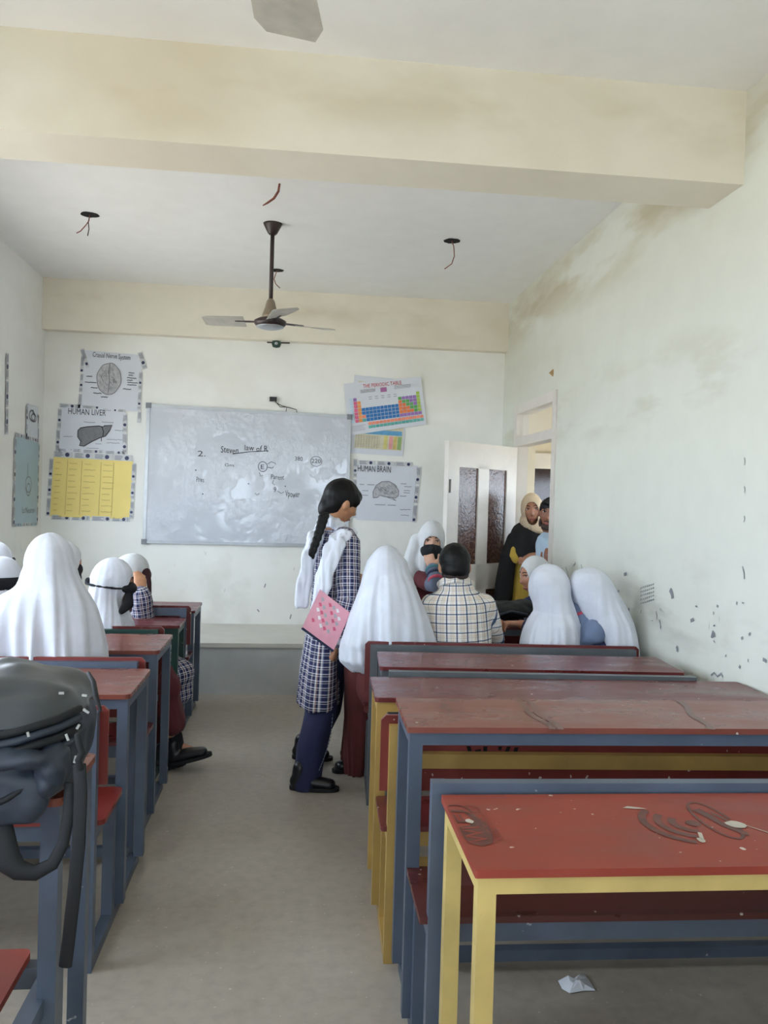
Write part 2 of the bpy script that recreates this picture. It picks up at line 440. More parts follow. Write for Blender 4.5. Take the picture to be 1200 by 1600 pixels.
# ------------------------------------------------------------------ bench-and-desk units
def bench_unit(label, s, xa, yn, w, L, yb, zd=.76, zb=.78, zs=.45, seat=None, rot=0., frame='slate', top='ply_brown', seat_m='ply_dark',
               back_m='ply_maroon', rail_z=None, r=.012, group=None, lip=.0, seat_in=.01):
    """one welded unit: bench with backrest and the desk in front of it.  s=+1 runs to the right of the aisle, -1 to the left"""
    root = thing('bench_desk', label, 'desk', (xa, yn, 0), group)
    root.rotation_euler = (0, 0, rot)
    xs = sorted((0, s * L)); x0, x1 = xs
    b = yb - yn; s0, s1 = (seat[0] - yn, seat[1] - yn) if seat else (b - .02, b + .30)
    T = .036; th = .016
    def put(mb, name, mat, par=root):
        o = mesh_obj(name, mb.v, mb.f, mat, None); o.parent = par; return o
    # desk
    tp = put(MB().prism(round_rect(x0, x1, 0, w, zd - th, r), (0, 0, th)), 'desk_top', top)
    za = zd - th
    for y in (.012, w - T - .012):
        for x in (x0 + .008, x1 - T - .008): put(MB().box((x, y, .035), (x + T, y + T, za)), 'desk_leg', frame)
        put(MB().box((x0 + .008 + T, y, za - T), (x1 - .008 - T, y + T, za)), 'apron', frame)
    for x in (x0 + .008, x1 - T - .008): put(MB().box((x, .012 + T, za - T), (x + T, w - T - .012, za)), 'apron', frame)
    # bench
    put(MB().prism(round_rect(x0 + seat_in, x1 - seat_in, s0, s1, zs - th, r), (0, 0, th)), 'seat', seat_m)
    zz = zs - th
    xi0, xi1 = x0 + .03, x1 - .03 - T
    rz = rail_z if rail_z else zb - .012
    for x in (xi0, xi1):
        put(MB().box((x, b - T, .035), (x + T, b, rz)), 'back_post', frame)
        put(MB().box((x, s1 - T - .015, .035), (x + T, s1 - .015, zz)), 'seat_leg', frame)
        put(MB().box((x, b, zz - T), (x + T, s1 - T - .015, zz)), 'seat_rail', frame)
        put(MB().box((x, b - T, 0), (x + T, w - .012, .035)), 'floor_rail', frame)
    put(MB().box((xi0 + T, s0 + .012, zz - .05), (xi1, s0 + .03, zz)), 'seat_rail', frame)
    put(MB().box((xi0 + T, s1 - .05, zz - .045), (xi1, s1 - .015, zz)), 'seat_rail', frame)
    put(MB().box((xi0 + T, b - T, rz - .045), (xi1, b - .002, rz)) if not rail_z else MB().box((xi0 + T, b - T, rz - .13), (xi1, b - .002, rz - .085)), 'back_rail', frame)
    zb = zb - lip; ins = .05 if lip else .0
    x0 += ins; x1 -= ins
    put(MB().prism([(x0 + .005, b, zb - .24), (x1 - .005, b, zb - .24), (x1 - .005, b, zb - .015), (x1 - .02, b, zb), (x0 + .02, b, zb), (x0 + .005, b, zb - .015)], (0, .014, 0)), 'backrest', back_m)
    put(MB().box((xi0 + T, w - .05, .035), (xi1, w - .015, .07)), 'stretcher', frame)
    return root, tp
GR = 'bench desks of the right row'; GL = 'bench desks of the left row'
R1, R1top = bench_unit('yellow framed desk with bright red printed top, nearest on the right', 1, .363, 1.523, .40, 1.38, .985, .76, .783, .45, (1.0, 1.3), math.radians(-1), 'yellow', 'ply_red', 'ply_dark', 'ply_red', group=GR, r=.004)
R2, R2top = bench_unit('blue-grey framed desk with glossy brown top behind the yellow front desk', 1, .330, 2.22, .33, 1.46, 1.985, .838, .79, .45, (1.96, 2.24), math.radians(-1.5), 'slate', 'ply_brown', 'ply_dark', 'ply_maroon', group=GR, r=.004, lip=.035)
R3, R3top = bench_unit('ochre framed bench desk squeezed between two grey ones, red backrest panel', 1, .308, 2.86, .34, 1.47, 2.60, .765, .772, .43, (2.57, 2.84), math.radians(-2.5), 'ochre', 'ply_maroon', 'ply_maroon', 'ply_crimson', rail_z=.745, group=GR)
R4, R4top = bench_unit('grey framed desk with maroon top right behind the seated group', 1, .384, 3.42, .345, 1.29, 3.275, .76, .79, .45, (3.275, 3.56), math.radians(-4), 'steel', 'ply_maroon', group=GR, lip=.035)
R5, R5top = bench_unit('grey bench desk on which the boy and the girls in white sit', 1, .405, 4.60, .36, 1.34, 3.945, .76, .775, .45, (3.94, 4.28), math.radians(-3.5), 'steel', 'ply_dark', group=GR)
R6, R6top = bench_unit('bench desk farthest to the front on the door side', 1, .43, 5.66, .34, 1.27, 5.14, .74, .76, .45, (5.15, 5.46), math.radians(-3), 'steel', 'ply_dark', group=GR)
LA, LAtop = bench_unit('slate framed desk carrying the dark backpack, nearest on the left', -1, -.435, 1.70, .30, 1.46, 1.30, .84, .79, .45, (1.36, 1.875), 0, 'slate', 'ply_brown', 'ply_red', 'ply_red', group=GL, r=.018, seat_in=.10)
LB, LBtop = bench_unit('slate framed desk with clear brown top just beyond the backpack', -1, -.53, 2.915, .44, 1.42, 2.60, .76, .80, .45, (2.6, 2.9), 0, 'slate', 'ply_brown', 'ply_crimson', 'ply_crimson', group=GL, r=.025)
LC, LCtop = bench_unit('slate desk in front of the girl in the large white shawl', -1, -.56, 3.735, .45, 1.38, 3.42, .76, .79, .45, (3.42, 3.72), 0, 'slate', 'ply_brown', 'ply_maroon', 'ply_crimson', group=GL, r=.025)
LD, LDtop = bench_unit('dark green framed desk in the left row', -1, -.615, 4.85, .32, 1.34, 4.29, .70, .78, .45, (4.3, 4.6), 0, 'green', 'ply_maroon', 'ply_maroon', 'ply_maroon', group=GL, r=.02)
LE, LEtop = bench_unit('slate desk closest to the platform in the left row', -1, -.59, 5.40, .45, 1.36, 5.225, .71, .765, .45, (5.2, 5.46), 0, 'slate', 'ply_maroon', 'ply_maroon', 'ply_maroon', group=GL, r=.02)

# ------------------------------------------------------------------ flat print on surfaces
class Sheet:
    """bilinear patch (corners TL TR BR BL in the place) for paper and print"""
    def __init__(s, tl, tr, br, bl, n):
        s.c = [Vector(v) for v in (tl, tr, br, bl)]; s.n = Vector(n).normalized()
    def p(s, u, v, lift=0.):
        a, b, c, d = s.c
        return (a * (1 - u) + b * u) * (1 - v) + (d * (1 - u) + c * u) * v + s.n * lift
    def sub(s, u0, u1, v0, v1): return Sheet(s.p(u0, v0), s.p(u1, v0), s.p(u1, v1), s.p(u0, v1), s.n)
    def slab(s, th, mb=None, base=0., nx=1, ny=1, wave=0., seed=0):
        mb = mb or MB(); V = []; 
        for j in range(ny + 1):
            for i in range(nx + 1):
                u, v = i / nx, j / ny
                w = wave * (noise.noise(Vector((u * 3 + seed, v * 3, seed * .7))) + .6) if wave else 0
                V.append(s.p(u, v, base + th + w))
        m = len(V); V += [q - s.n * th for q in V]; Fc = []
        for j in range(ny):
            for i in range(nx):
                a = j * (nx + 1) + i; q = (a, a + 1, a + nx + 2, a + nx + 1)
                Fc.append(q[::-1]); Fc.append(tuple(k + m for k in q))
        rim = [(i) for i in range(nx + 1)] + [(j * (nx + 1) + nx) for j in range(1, ny + 1)] + [(ny * (nx + 1) + i) for i in range(nx - 1, -1, -1)] + [j * (nx + 1) for j in range(ny - 1, 0, -1)]
        for i in range(len(rim)):
            a, b = rim[i], rim[(i + 1) % len(rim)]; Fc.append((a, b, b + m, a + m))
        return mb.add(V, Fc)
    def stroke(s, pts, w, lift=.002, mb=None, closed=False):
        mb = mb or MB(); P = [s.p(u, v, lift) for u, v in pts]
        if closed: P.append(P[0])
        L = []
        for i, q in enumerate(P):
            d = P[min(i + 1, len(P) - 1)] - P[max(i - 1, 0)]
            if d.length < 1e-9: d = Vector((1, 0, 0))
            sd = d.normalized().cross(s.n) * (w / 2); L.append((q - sd, q + sd))
        for i in range(len(L) - 1): mb.quad(L[i][0], L[i + 1][0], L[i + 1][1], L[i][1])
        return mb
    def poly(s, pts, lift=.0015, mb=None):
        mb = mb or MB(); mb.add([s.p(u, v, lift) for u, v in pts], [tuple(range(len(pts)))]); return mb
    def rect(s, u0, u1, v0, v1, lift=.0015, mb=None): return s.poly([(u0, v0), (u1, v0), (u1, v1), (u0, v1)], lift, mb)
    def dims(s): return (s.c[1] - s.c[0]).length, (s.c[3] - s.c[0]).length
    def disc(s, u, v, r, lift=.0018, mb=None, n=14):
        w, h = s.dims(); return s.poly([(u + r / w * math.cos(2 * math.pi * i / n), v + r / h * math.sin(2 * math.pi * i / n)) for i in range(n)], lift, mb)
    def text(s, txt, u0, u1, v0, v1, lift=.0022, mb=None, jitter=0.):
        """lettering laid into the box u0..u1, v0..v1"""
        mb = mb or MB(); V, Fc = glyphs(txt)
        xs = [p[0] for p in V]; ys = [p[1] for p in V]; ax, bx, ay, by = min(xs), max(xs), min(ys), max(ys)
        mb.add([s.p(u0 + (u1 - u0) * (x - ax) / (bx - ax), v1 - (v1 - v0) * ((y - ay) / max(1e-6, by - ay) + jitter * noise.noise(Vector((x * .8, 3, 0)))), lift) for x, y in V], Fc)
        return mb
_gl = {}
def glyphs(txt):
    if txt in _gl: return _gl[txt]
    cu = bpy.data.curves.new('lettering', 'FONT'); cu.body = txt; cu.resolution_u = 2
    o = bpy.data.objects.new('lettering', cu); COL.objects.link(o)
    dg = bpy.context.evaluated_depsgraph_get(); me = bpy.data.meshes.new_from_object(o.evaluated_get(dg))
    V = [(v.co.x, v.co.y) for v in me.vertices]; Fc = [tuple(p.vertices) for p in me.polygons]
    bpy.data.objects.remove(o); bpy.data.curves.remove(cu); bpy.data.meshes.remove(me)
    _gl[txt] = (V, Fc); return _gl[txt]

NB = (0, -1, 0); YW = Y_B - .004
def on_back(*pix): return [PY(x, y, YW) for x, y in pix]
def tape(sheet, u0, u1, v0, v1, parent, seed, lift=.003):
    """strip of printed tape: pale strip, rows of small print and navy dots"""
    rnd = random.Random(seed); t = sheet.sub(u0, u1, v0, v1); w, h = t.dims(); vert = h > w
    o = t.slab(.0006, base=lift).build('tape', 'tape', parent)
    pr = MB(); dt = MB(); ln = max(w, h); sh = min(w, h); x = .01
    while x < ln - .02:
        seg = min(rnd.uniform(.05, .09), ln - x - .01)
        for row in (.22, .42, .62, .8):
            a, b = x / ln, (x + seg * rnd.uniform(.75, 1)) / ln; r = .045
            if vert: t.rect(row - r, row + r, a, b, lift + .0012, pr)
            else: t.rect(a, b, row - r, row + r, lift + .0012, pr)
        x += seg + .012
        if x < ln - .03:
            c = (x + .016) / ln
            t.disc(.5, c, sh * .36, lift + .0014, dt) if vert else t.disc(c, .5, sh * .36, lift + .0014, dt)
            x += .042
    pr.build('tape_lettering', 'tape_ink', o)
    if dt.v: dt.build('tape_dot', 'navy_dot', o)
    return o
def poster(name, label, corners, mat, n=NB, group=None, lift=0., wave=.004, seed=0, cat='poster'):
    sh = Sheet(*corners, n); org = sh.p(.5, 1.0)
    root = thing(name, label, cat, org, group)
    sh.slab(.0012, base=lift, nx=6, ny=6, wave=wave, seed=seed).build('sheet', mat, root, False)
    return root, sh, lift + .0012 + wave * 1.7
def blob_outline(cx, cy, rx, ry, seed, amp=.06, n=40):
    return [(cx + rx * math.cos(a) * (1 + amp * noise.noise(Vector((math.cos(a) * 2 + seed, math.sin(a) * 2, seed)))), cy + ry * math.sin(a) * (1 + amp * noise.noise(Vector((math.cos(a) * 2, math.sin(a) * 2 + seed, 0))))) for a in [2 * math.pi * i / n for i in range(n)]]
def squiggle(u0, u1, v, amp, seed, n=14):
    return [(u0 + (u1 - u0) * i / n, v + amp * noise.noise(Vector((i * .9, seed, 0)))) for i in range(n + 1)]
GP = 'charts taped to the back wall'
# brain chart, top left
ro, sh, lf = poster('chart_poster', 'hand drawn cranial nerve chart, topmost of the white charts left of whiteboard', on_back((133, 547), (222, 555), (218, 643), (126, 639)), 'paper', group=GP, seed=1, wave=.003)
sh.text('Cranial Nerve System', .14, .80, .02, .13, lf, jitter=.15).build('lettering', 'ink', ro)
sh.poly(blob_outline(.45, .46, .21, .27, 2, .05), lf).build('drawing_fill', 'pencil_lt', ro)
mb = MB(); sh.stroke(blob_outline(.45, .46, .21, .27, 2, .05), .006, lf + .0006, mb, True)
sh.stroke([(.45, .2), (.44, .35), (.46, .5), (.45, .7)], .007, lf + .0006, mb)
for i in range(26):
    a, r = random.uniform(0, 6.28), random.uniform(.3, .85); cx, cy = .45 + .2 * r * math.cos(a), .46 + .26 * r * math.sin(a)
    sh.stroke([(cx + .03 * math.cos(q * .7 + i), cy + .03 * math.sin(q * 1.1 + i)) for q in range(6)], .003, lf + .0006, mb)
mb.build('drawing', 'pencil', ro)
mb = MB()
for u0, u1, v in ((.06, .16, .44), (.04, .24, .54), (.15, .26, .63), (.2, .34, .72), (.33, .45, .78), (.78, .88, .33), (.78, .86, .37), (.76, .92, .42), (.76, .86, .46), (.77, .95, .5), (.77, .93, .54), (.7, .84, .62)):
    sh.stroke(squiggle(u0, u1, v, .012, v * 30), .006, lf + .0004, mb)
mb.build('label_writing', 'ink', ro)
for a in ((-.06, .0, .1, .38), (-.05, .01, .4, .72), (-.05, .01, .74, .99), (.96, 1.02, .3, .62), (.96, 1.02, .64, .98), (.97, 1.03, 1.0, 1.2)): tape(sh, *a, ro, a[2])
for c in (((-.09, -.0), (-.02, -.03), (.1, .28), (.04, .3)), ((.92, -.03), (1.0, -.06), (1.1, .22), (1.03, .26))):
    s2 = Sheet(*[sh.p(*q) for q in c], NB); tape(s2, 0, 1, 0, 1, ro, c[0][0])
# liver chart
ro, sh, lf = poster('chart_poster', 'hand drawn human liver chart above the yellow sheet', on_back((95, 634), (196, 640), (195, 709), (92, 706)), 'paper', group=GP, seed=3, wave=.003)
sh.text('HUMAN LIVER', .12, .70, .04, .17, lf, jitter=.1).build('lettering', 'ink', ro)
liver = [(.28, .52), (.32, .46), (.42, .43), (.6, .4), (.66, .42), (.68, .39), (.8, .37), (.76, .5), (.7, .62), (.62, .66), (.5, .75), (.38, .86), (.31, .85), (.33, .76), (.28, .66)]
sh.poly(liver, lf).build('drawing_fill', 'pencil', ro)
mb = sh.stroke(liver, .008, lf + .0006, None, True); sh.stroke([(.64, .4), (.67, .52), (.66, .64)], .008, lf + .0006, mb); sh.stroke([(.64, .66), (.64, .74)], .006, lf + .0006, mb)
mb.build('drawing', 'ink', ro)
mb = MB()
for u0, u1, v in ((.06, .2, .66), (.36, .54, .33), (.64, .82, .31), (.84, .98, .48), (.72, .96, .69), (.72, .92, .77), (.42, .6, .9), (.55, .64, .8)): sh.stroke(squiggle(u0, u1, v, .014, v * 20), .004, lf + .0004, mb)
mb.build('label_writing', 'pencil', ro)
for a in ((-.02, .3, -.05, .04), (.32, .62, -.04, .03), (.64, 1.0, -.0, .06), (-.04, .02, .06, .5), (-.05, .01, .52, 1.0), (.96, 1.03, .1, .52), (.96, 1.03, .54, 1.0), (0, .34, .92, 1.0), (.36, .68, .93, 1.01), (.7, 1.0, .94, 1.02)): tape(sh, *a, ro, a[0] + a[2])
# yellow chart
ro, sh, lf = poster('chart_poster', 'large yellow chart paper taped low on the back wall', on_back((84, 714), (208, 721), (203, 811), (78, 807)), 'paper_y', group=GP, seed=5, wave=.003)
mb = MB()
for u in (.18, .36, .6, .76): sh.stroke([(u, .04), (u + .005, .96)], .0035, lf, mb)
for j in range(9):
    v = .09 + j * .1
    for u0, u1 in ((.03, .12), (.2, .32), (.39, .55), (.63, .78)): sh.stroke(squiggle(u0, u0 + (u1 - u0) * random.uniform(.5, 1), v, .012, j + u0), .0035, lf, mb)
mb.build('faint_writing', simple('faint_pencil', (186, 164, 92), .7), ro)
for i in range(4): tape(sh, .02 + i * .25, .02 + i * .25 + .23, .97, 1.05, ro, i); tape(sh, .0 + i * .25, .0 + i * .25 + .24, -.1, -.0, ro, i + 9)
for i in range(3): tape(sh, -.05, .0, .03 + i * .33, .33 + i * .33, ro, i + 20); tape(sh, .99, 1.04, .03 + i * .33, .33 + i * .33, ro, i + 30)
# human brain chart right of the board
ro, sh, lf = poster('chart_poster', 'hand drawn human brain chart under the periodic table', on_back((557, 724), (653, 728), (645, 815), (556, 812)), 'paper', group=GP, seed=7, wave=.003)
sh.text('HUMAN BRAIN', .02, .56, .03, .14, lf, jitter=.12).build('lettering', 'ink', ro)
br = [(.29, .6), (.28, .5), (.33, .38), (.42, .31), (.54, .3), (.64, .35), (.71, .46), (.71, .55), (.66, .59), (.56, .58), (.47, .57), (.4, .55), (.36, .59)]
sh.poly(br, lf).build('drawing_fill', 'pencil_lt', ro)
mb = sh.stroke(br, .006, lf + .0006, None, True)
for i in range(18):
    cx, cy = random.uniform(.36, .66), random.uniform(.36, .53); sh.stroke([(cx + .03 * math.cos(q * .8 + i), cy + .025 * math.sin(q * 1.2 + i)) for q in range(6)], .003, lf + .0006, mb)
sh.stroke([(.6, .58), (.68, .64)], .005, lf + .0006, mb); sh.stroke([(.52, .58), (.66, .63)], .004, lf + .0006, mb)
mb.build('drawing', 'pencil', ro)
mb = MB()
for u0, u1, v in ((.05, .13, .37), (.18, .3, .37), (.1, .2, .48), (.08, .2, .56), (.74, .83, .33), (.8, .92, .38), (.8, .9, .45), (.8, .9, .49), (.74, .85, .55), (.32, .5, .72), (.54, .68, .72), (.76, .94, .79), (.78, .92, .89)): sh.stroke(squiggle(u0, u1, v, .012, v * 25), .0045, lf + .0004, mb)
mb.build('label_writing', 'pencil', ro)
for i in range(3): tape(sh, .03 + i * .3, .31 + i * .3, -.06, .02, ro, i + 40)
for i in range(3): tape(sh, .98, 1.05, .02 + i * .34, .33 + i * .34, ro, i + 50)
for i in range(3): tape(sh, -.05, .01, -.08 + i * .36, .25 + i * .36, ro, i + 60)
# printed charts: the sheet behind, then the periodic table
ro, sh, lf = poster('chart_poster', 'printed chart half hidden behind the tilted periodic table', on_back((554, 586), (640, 594), (629, 713), (546, 708)), 'paper', group=GP, seed=9, wave=.002)
sh.rect(.08, .97, .07, .93, lf).build('chart_field', simple('chart_cream', (204, 200, 176), .6), ro)
sh.rect(.1, .95, .68, .74, lf + .0006).build('chart_band', simple('chart_blue', (96, 160, 200), .5), ro)
for u, c in ((.62, (206, 196, 120)), (.72, (214, 150, 150)), (.8, (200, 180, 110)), (.88, (140, 170, 110))): sh.rect(u, u + .07, .75, .92, lf + .0006).build('chart_column', simple('chart_col_%d' % int(u * 100), c, .5), ro)
mb = MB()
for i in range(9): sh.stroke([(.1 + .05 * i, .76), (.1 + .05 * i, .92)], .002, lf + .001, mb); sh.stroke([(.1, .76 + .018 * i), (.56, .76 + .018 * i)], .002, lf + .001, mb)
mb.build('chart_grid', simple('chart_brown', (150, 130, 110), .5), ro)
ro, sh, lf = poster('periodic_table_poster', 'printed periodic table poster hung askew beside the whiteboard', on_back((537, 600), (657, 589), (666, 663), (545, 681)), 'paper', group=GP, lift=.012, seed=11, wave=.003)
sh.text('THE PERIODIC TABLE', .24, .74, .045, .12, lf).build('lettering', simple('red_print', (190, 40, 50), .5), ro)
PT = {'pink': (214, 92, 130), 'orange': (232, 150, 70), 'blue': (28, 110, 178), 'lilac': (150, 110, 180), 'green': (84, 160, 80), 'lime': (160, 190, 70), 'salmon': (236, 140, 110), 'teal': (90, 170, 160), 'sky': (190, 214, 232), 'rust': (228, 120, 60)}
cells = {k_: MB() for k_ in PT}
def cell(col, row, k_):
    u = .1 + col * .0478; v = .30 + row * .069; sh.rect(u, u + .042, v, v + .060, lf, cells[k_])
for r_ in range(1, 7): cell(0, r_, 'pink'); cell(1, r_, 'orange')
cell(0, 0, 'lilac')
for r_ in range(3, 7):
    for c_ in range(2, 12): cell(c_, r_, 'blue' if not (r_ >= 5 and c_ == 2) else ('salmon' if r_ == 5 else 'teal'))
for r_ in range(1, 7):
    for c_ in range(12, 17):
        q = c_ - 12
        cell(c_, r_, ('green' if q == 0 and r_ == 1 else 'lilac') if r_ == 1 else 'lilac' if r_ == 6 else ('rust' if q < r_ - 1 else 'green' if q < r_ + 1 else 'lilac'))
for r_ in range(0, 7): cell(17, r_, 'lime' if r_ < 6 else 'lilac')
for i in range(15): sh.rect(.26 + i * .0478, .302 + i * .0478, .795, .85, lf, cells['salmon']); sh.rect(.26 + i * .0478, .302 + i * .0478, .862, .917, lf, cells['teal'])
for r_ in range(7): sh.rect(.05, .085, .30 + r_ * .069, .36 + r_ * .069, lf, cells['sky'])
for k_, mb in cells.items(): mb.build('element_cell', simple('print_' + k_, PT[k_], .45, .06), ro)
sh.rect(.46, .54, .145, .235, lf).build('key_cell', simple('print_mauve', (160, 100, 150), .45), ro)
mb = MB()
for (u0, u1, v0, v1) in ((.2, .4, .15, .22), (.64, .86, .13, .21), (.05, .22, .83, .95)):
    for j in range(5): v = v0 + (v1 - v0) * j / 5; sh.rect(u0, u1 - random.uniform(0, .03), v, v + .006, lf, mb)
for i in range(5): sh.rect(.3 + i * .08, .34 + i * .08, .3, .312, lf, mb); sh.rect(.3 + i * .08, .34 + i * .08, .34, .352, lf, mb)
for i in range(18):
    for r_ in range(7):
        if random.random() < .0: pass
mb.build('small_print', simple('print_grey', (140, 140, 144), .5), ro)
# charts on the left wall
NL = (1, 0, 0); XW = X_L + .004
def on_left(*pix): return [PX(x, y, XW) for x, y in pix]
ro, sh, lf = poster('chart_poster', 'pale blue chart paper on the left wall near the corner', on_left((24, 681), (60, 691), (57, 821), (21, 823)), 'paper_b', NL, 'charts taped to the left wall', seed=13)
mb = MB()
sh.stroke([(.5, .28), (.52, .42)], .008, lf, mb); sh.stroke(blob_outline(.55, .52, .13, .09, 4, .1), .007, lf, mb, True); sh.stroke(blob_outline(.55, .58, .08, .07, 5, .1), .007, lf, mb, True)
mb.build('drawing', 'pencil', ro)
sh.text('Ls.Neuron', .3, .85, .78, .85, lf, jitter=.2).build('lettering', 'pencil', ro)
for i in range(3): tape(sh, .0 + i * .34, .32 + i * .34, -.04, .01, ro, i + 70); tape(sh, 0 + i * .34, .32 + i * .34, .96, 1.0, ro, i + 80)
for i in range(4): tape(sh, -.05, .03, .02 + i * .25, .24 + i * .25, ro, i + 75); tape(sh, .97, 1.04, .02 + i * .25, .24 + i * .25, ro, i + 85)
ro, sh, lf = poster('chart_poster', 'small white sheet above the blue chart on the left wall', on_left((42, 630), (59, 636), (59, 692), (41, 688)), 'paper', NL, 'charts taped to the left wall', seed=15)
mb = MB(); sh.stroke(blob_outline(.4, .3, .25, .14, 3, .2), .012, lf, mb, True); sh.stroke(blob_outline(.55, .34, .2, .1, 6, .2), .012, lf, mb, True); mb.build('drawing', 'pencil', ro)
for i in range(2): tape(sh, -.08, .06, .05 + i * .48, .5 + i * .48, ro, i + 90); tape(sh, .94, 1.06, .2 + i * .38, .55 + i * .38, ro, i + 92)
for px, y0, y1, lb in ((11, 552, 680, 'long strip of printed tape on the left wall by the window'),):
    ss = Sheet(*on_left((px - 2, y0), (px + 2, y0), (px + 1, y1), (px - 3, y1)), NL)
    ro = thing('tape_strip', lb, 'tape', ss.p(.5, 1)); 
    for i in range(3): tape(ss, 0, 1, i * .335, i * .335 + .32, ro, i + 100)
# torn strips beside the board
ss = Sheet(*on_back((216, 722), (231, 724), (231, 790), (216, 790)), NB)

# ------------------------------------------------------------------ whiteboard
wbc = on_back((233, 634), (546, 652), (541, 853), (226, 846))
WS = Sheet(*[c + Vector((0, -.012, 0)) for c in wbc], NB)
wb = thing('whiteboard', 'large white marker board with aluminium frame on back wall', 'whiteboard', WS.p(.5, 1))
WS.slab(.012).build('panel', 'board', wb)
W_, H_ = WS.dims()
for (a, b) in (((0, 0), (1, 0)), ((1, 0), (1, 1)), ((1, 1), (0, 1)), ((0, 1), (0, 0))):
    MB().bar(WS.p(*a, .006), WS.p(*b, .006), .026, .022, (0, -1, 0)).build('frame_strip', 'alu', wb)
for a in ((0, 0), (1, 0), (1, 1), (0, 1)):
    c = WS.p(*a, .008); MB().box(c + Vector((-.022, -.014, -.022)), c + Vector((.022, .01, .022))).build('corner_cap', simple('grey_plastic', (120, 124, 130), .4), wb)
def bp(x, y):
    # pixel inside the board -> uv
    q = PY(x, y, YW); a = WS.c; u = (q.x - a[0].x) / (a[1].x - a[0].x); v = (a[0].z - q.z) / (a[0].z - a[3].z); return (u, v + .012 * u)
mb = MB()
def wr_(pts, w=.006): WS.stroke([bp(*p) for p in pts], w, .0135, mb)
def ctext(t, x0, y0, x1, y1):
    (u0, v0), (u1, v1) = bp(x0, y0), bp(x1, y1); WS.text(t, u0, u1, v0, v1, .0135, mb, .25)
ctext('2.', 310, 703, 322, 712); ctext('Steven', 346, 695, 373, 706); ctext('law of R', 383, 692, 419, 702)
wr_([(364, 707), (390, 703), (420, 701)])
ctext('Gm', 352, 722, 366, 727); ctext('Pres', 308, 744, 320, 752); ctext('380', 461, 709, 473, 716); ctext('220', 487, 712, 501, 719)
wr_([(494 + 9 * math.cos(i * .5), 716 + 8 * math.sin(i * .5)) for i in range(14)], .004)
wr_([(411 + 7 * math.cos(i * .5), 726 + 8 * math.sin(i * .5)) for i in range(14)], .005)
ctext('E', 408, 723, 413, 730); wr_([(418, 722), (424, 718), (430, 720), (431, 722)], .004); wr_([(419, 727), (425, 728), (428, 726)], .005)
ctext('Parent', 424, 738, 444, 746); wr_([(428, 747), (426, 752), (430, 755)], .004); ctext('9', 428, 758, 432, 766)
wr_([(434, 764), (440, 768), (444, 765)], .004); ctext('Vpower', 446, 763, 468, 777); wr_([(406, 735), (407, 741), (411, 740)], .004); wr_([(399, 768), (402, 771), (406, 768)], .004)
for x, y in ((389, 753), (446, 756), (318, 770), (307, 733)): wr_([(x - 1, y), (x + 1, y + 1)], .008)
mb.build('marker_writing', 'ink', wb)

# ------------------------------------------------------------------ wall fittings
o = thing('wall_socket', 'small torn switch socket with loose wires above the whiteboard', 'socket', PY(427, 628, Y_B))
c = PY(427, 624, Y_B)
MB().box(c + Vector((-.03, -.03, -.018)), c + Vector((.03, 0, .018))).build('socket_body', 'black', o)
for k_, pts in enumerate((((430, 628), (440, 634), (452, 637), (463, 640), (464, 644)), ((430, 627), (438, 636), (448, 636), (447, 643)))):
    MB().tube([PY(x, y, Y_B - .02 - .01 * k_) for x, y in pts], .0035, 6).build('wire', 'wire', o, True)
o = thing('beam_device', 'green and black fitting hanging under the back beam', 'fitting', PY(432, 545, 6.96))
c = PY(432, 537, 6.96)
MB().lathe([(.005, -.035), (.03, -.028), (.04, 0), (.035, .02), (.01, .025)], c, 16).build('bulb_holder', simple('green_plastic', (40, 70, 56), .4), o, True)
MB().tube([PY(418, 535, 6.96), PY(452, 536, 6.96)], .006, 6).build('bracket', 'black', o)
MB().lathe([(.004, -.012), (.014, -.006), (.014, .008), (.004, .012)], c + Vector((.0, -.035, -.005)), 10).build('lens', 'alu', o, True)
c = PX(864, 583, X_R); o = thing('wall_plug', 'small brown plaster plug high on wall above the door', 'plug', c)
bm_v, bm_f = tube([c + Vector((.004, 0, .018)), c + Vector((-.01, 0, 0)), c + Vector((.004, 0, -.016))], [.012, .02, .01], 10)
mesh_obj('plug_body', bm_v, bm_f, simple('clay', (170, 140, 96), .7), o, True)
# wire outlets in the ceiling
def outlet(label, px, py, wires, r=.055, z=Z_C):
    c = PZ(px, py, z); o = thing('ceiling_outlet', label, 'outlet', (c.x, c.y, z), 'open wire outlets in the ceiling')
    pts = []
    for i in range(18):
        a = 2 * math.pi * i / 18; rr = r * (1 + .22 * noise.noise(Vector((math.cos(a) * 2, math.sin(a) * 2, px)))); pts.append((c.x + rr * math.cos(a), c.y + rr * math.sin(a) * .9, z - .004))
    MB().prism(pts, (0, 0, .003)).build('hole', 'hole', o)  # flat dark disc on the solid ceiling; its colour paints the hole's inner shade
    for k_, w in enumerate(wires):
        d = c.y + .005 * k_; q = [Vector((c.x, d, z - .002))] + [PY(x, y, d) for x, y in w]
        MB().tube(q, .0032, 6).build('wire', 'copper' if k_ % 2 == 0 else 'wire', o, True)
    return o
outlet('ceiling wire hole near the left wall with two dangling wires', 140, 335, [[(139, 345), (134, 352), (126, 361), (120, 364)], [(138, 347), (139, 358), (137, 368)]])
outlet('ceiling wire hole right of the fan with one curled wire', 706, 376, [[(709, 385), (710, 400), (706, 412), (698, 418), (695, 420)]])
outlet('ceiling wire hole hidden partly behind the fan rod', 433, 422, [[(428, 436), (431, 444), (437, 450)]], .05)
c = PZ(437, 288, Z_C); o = thing('loose_wire', 'short red wire hanging from the ceiling near the beam', 'wire', c)
MB().tube([PY(x, y, 4.62) for x, y in ((437, 286), (435, 299), (428, 310), (418, 317), (411, 321))], [.006, .007, .007, .006, .003], 6).build('strand', 'copper', o, True)

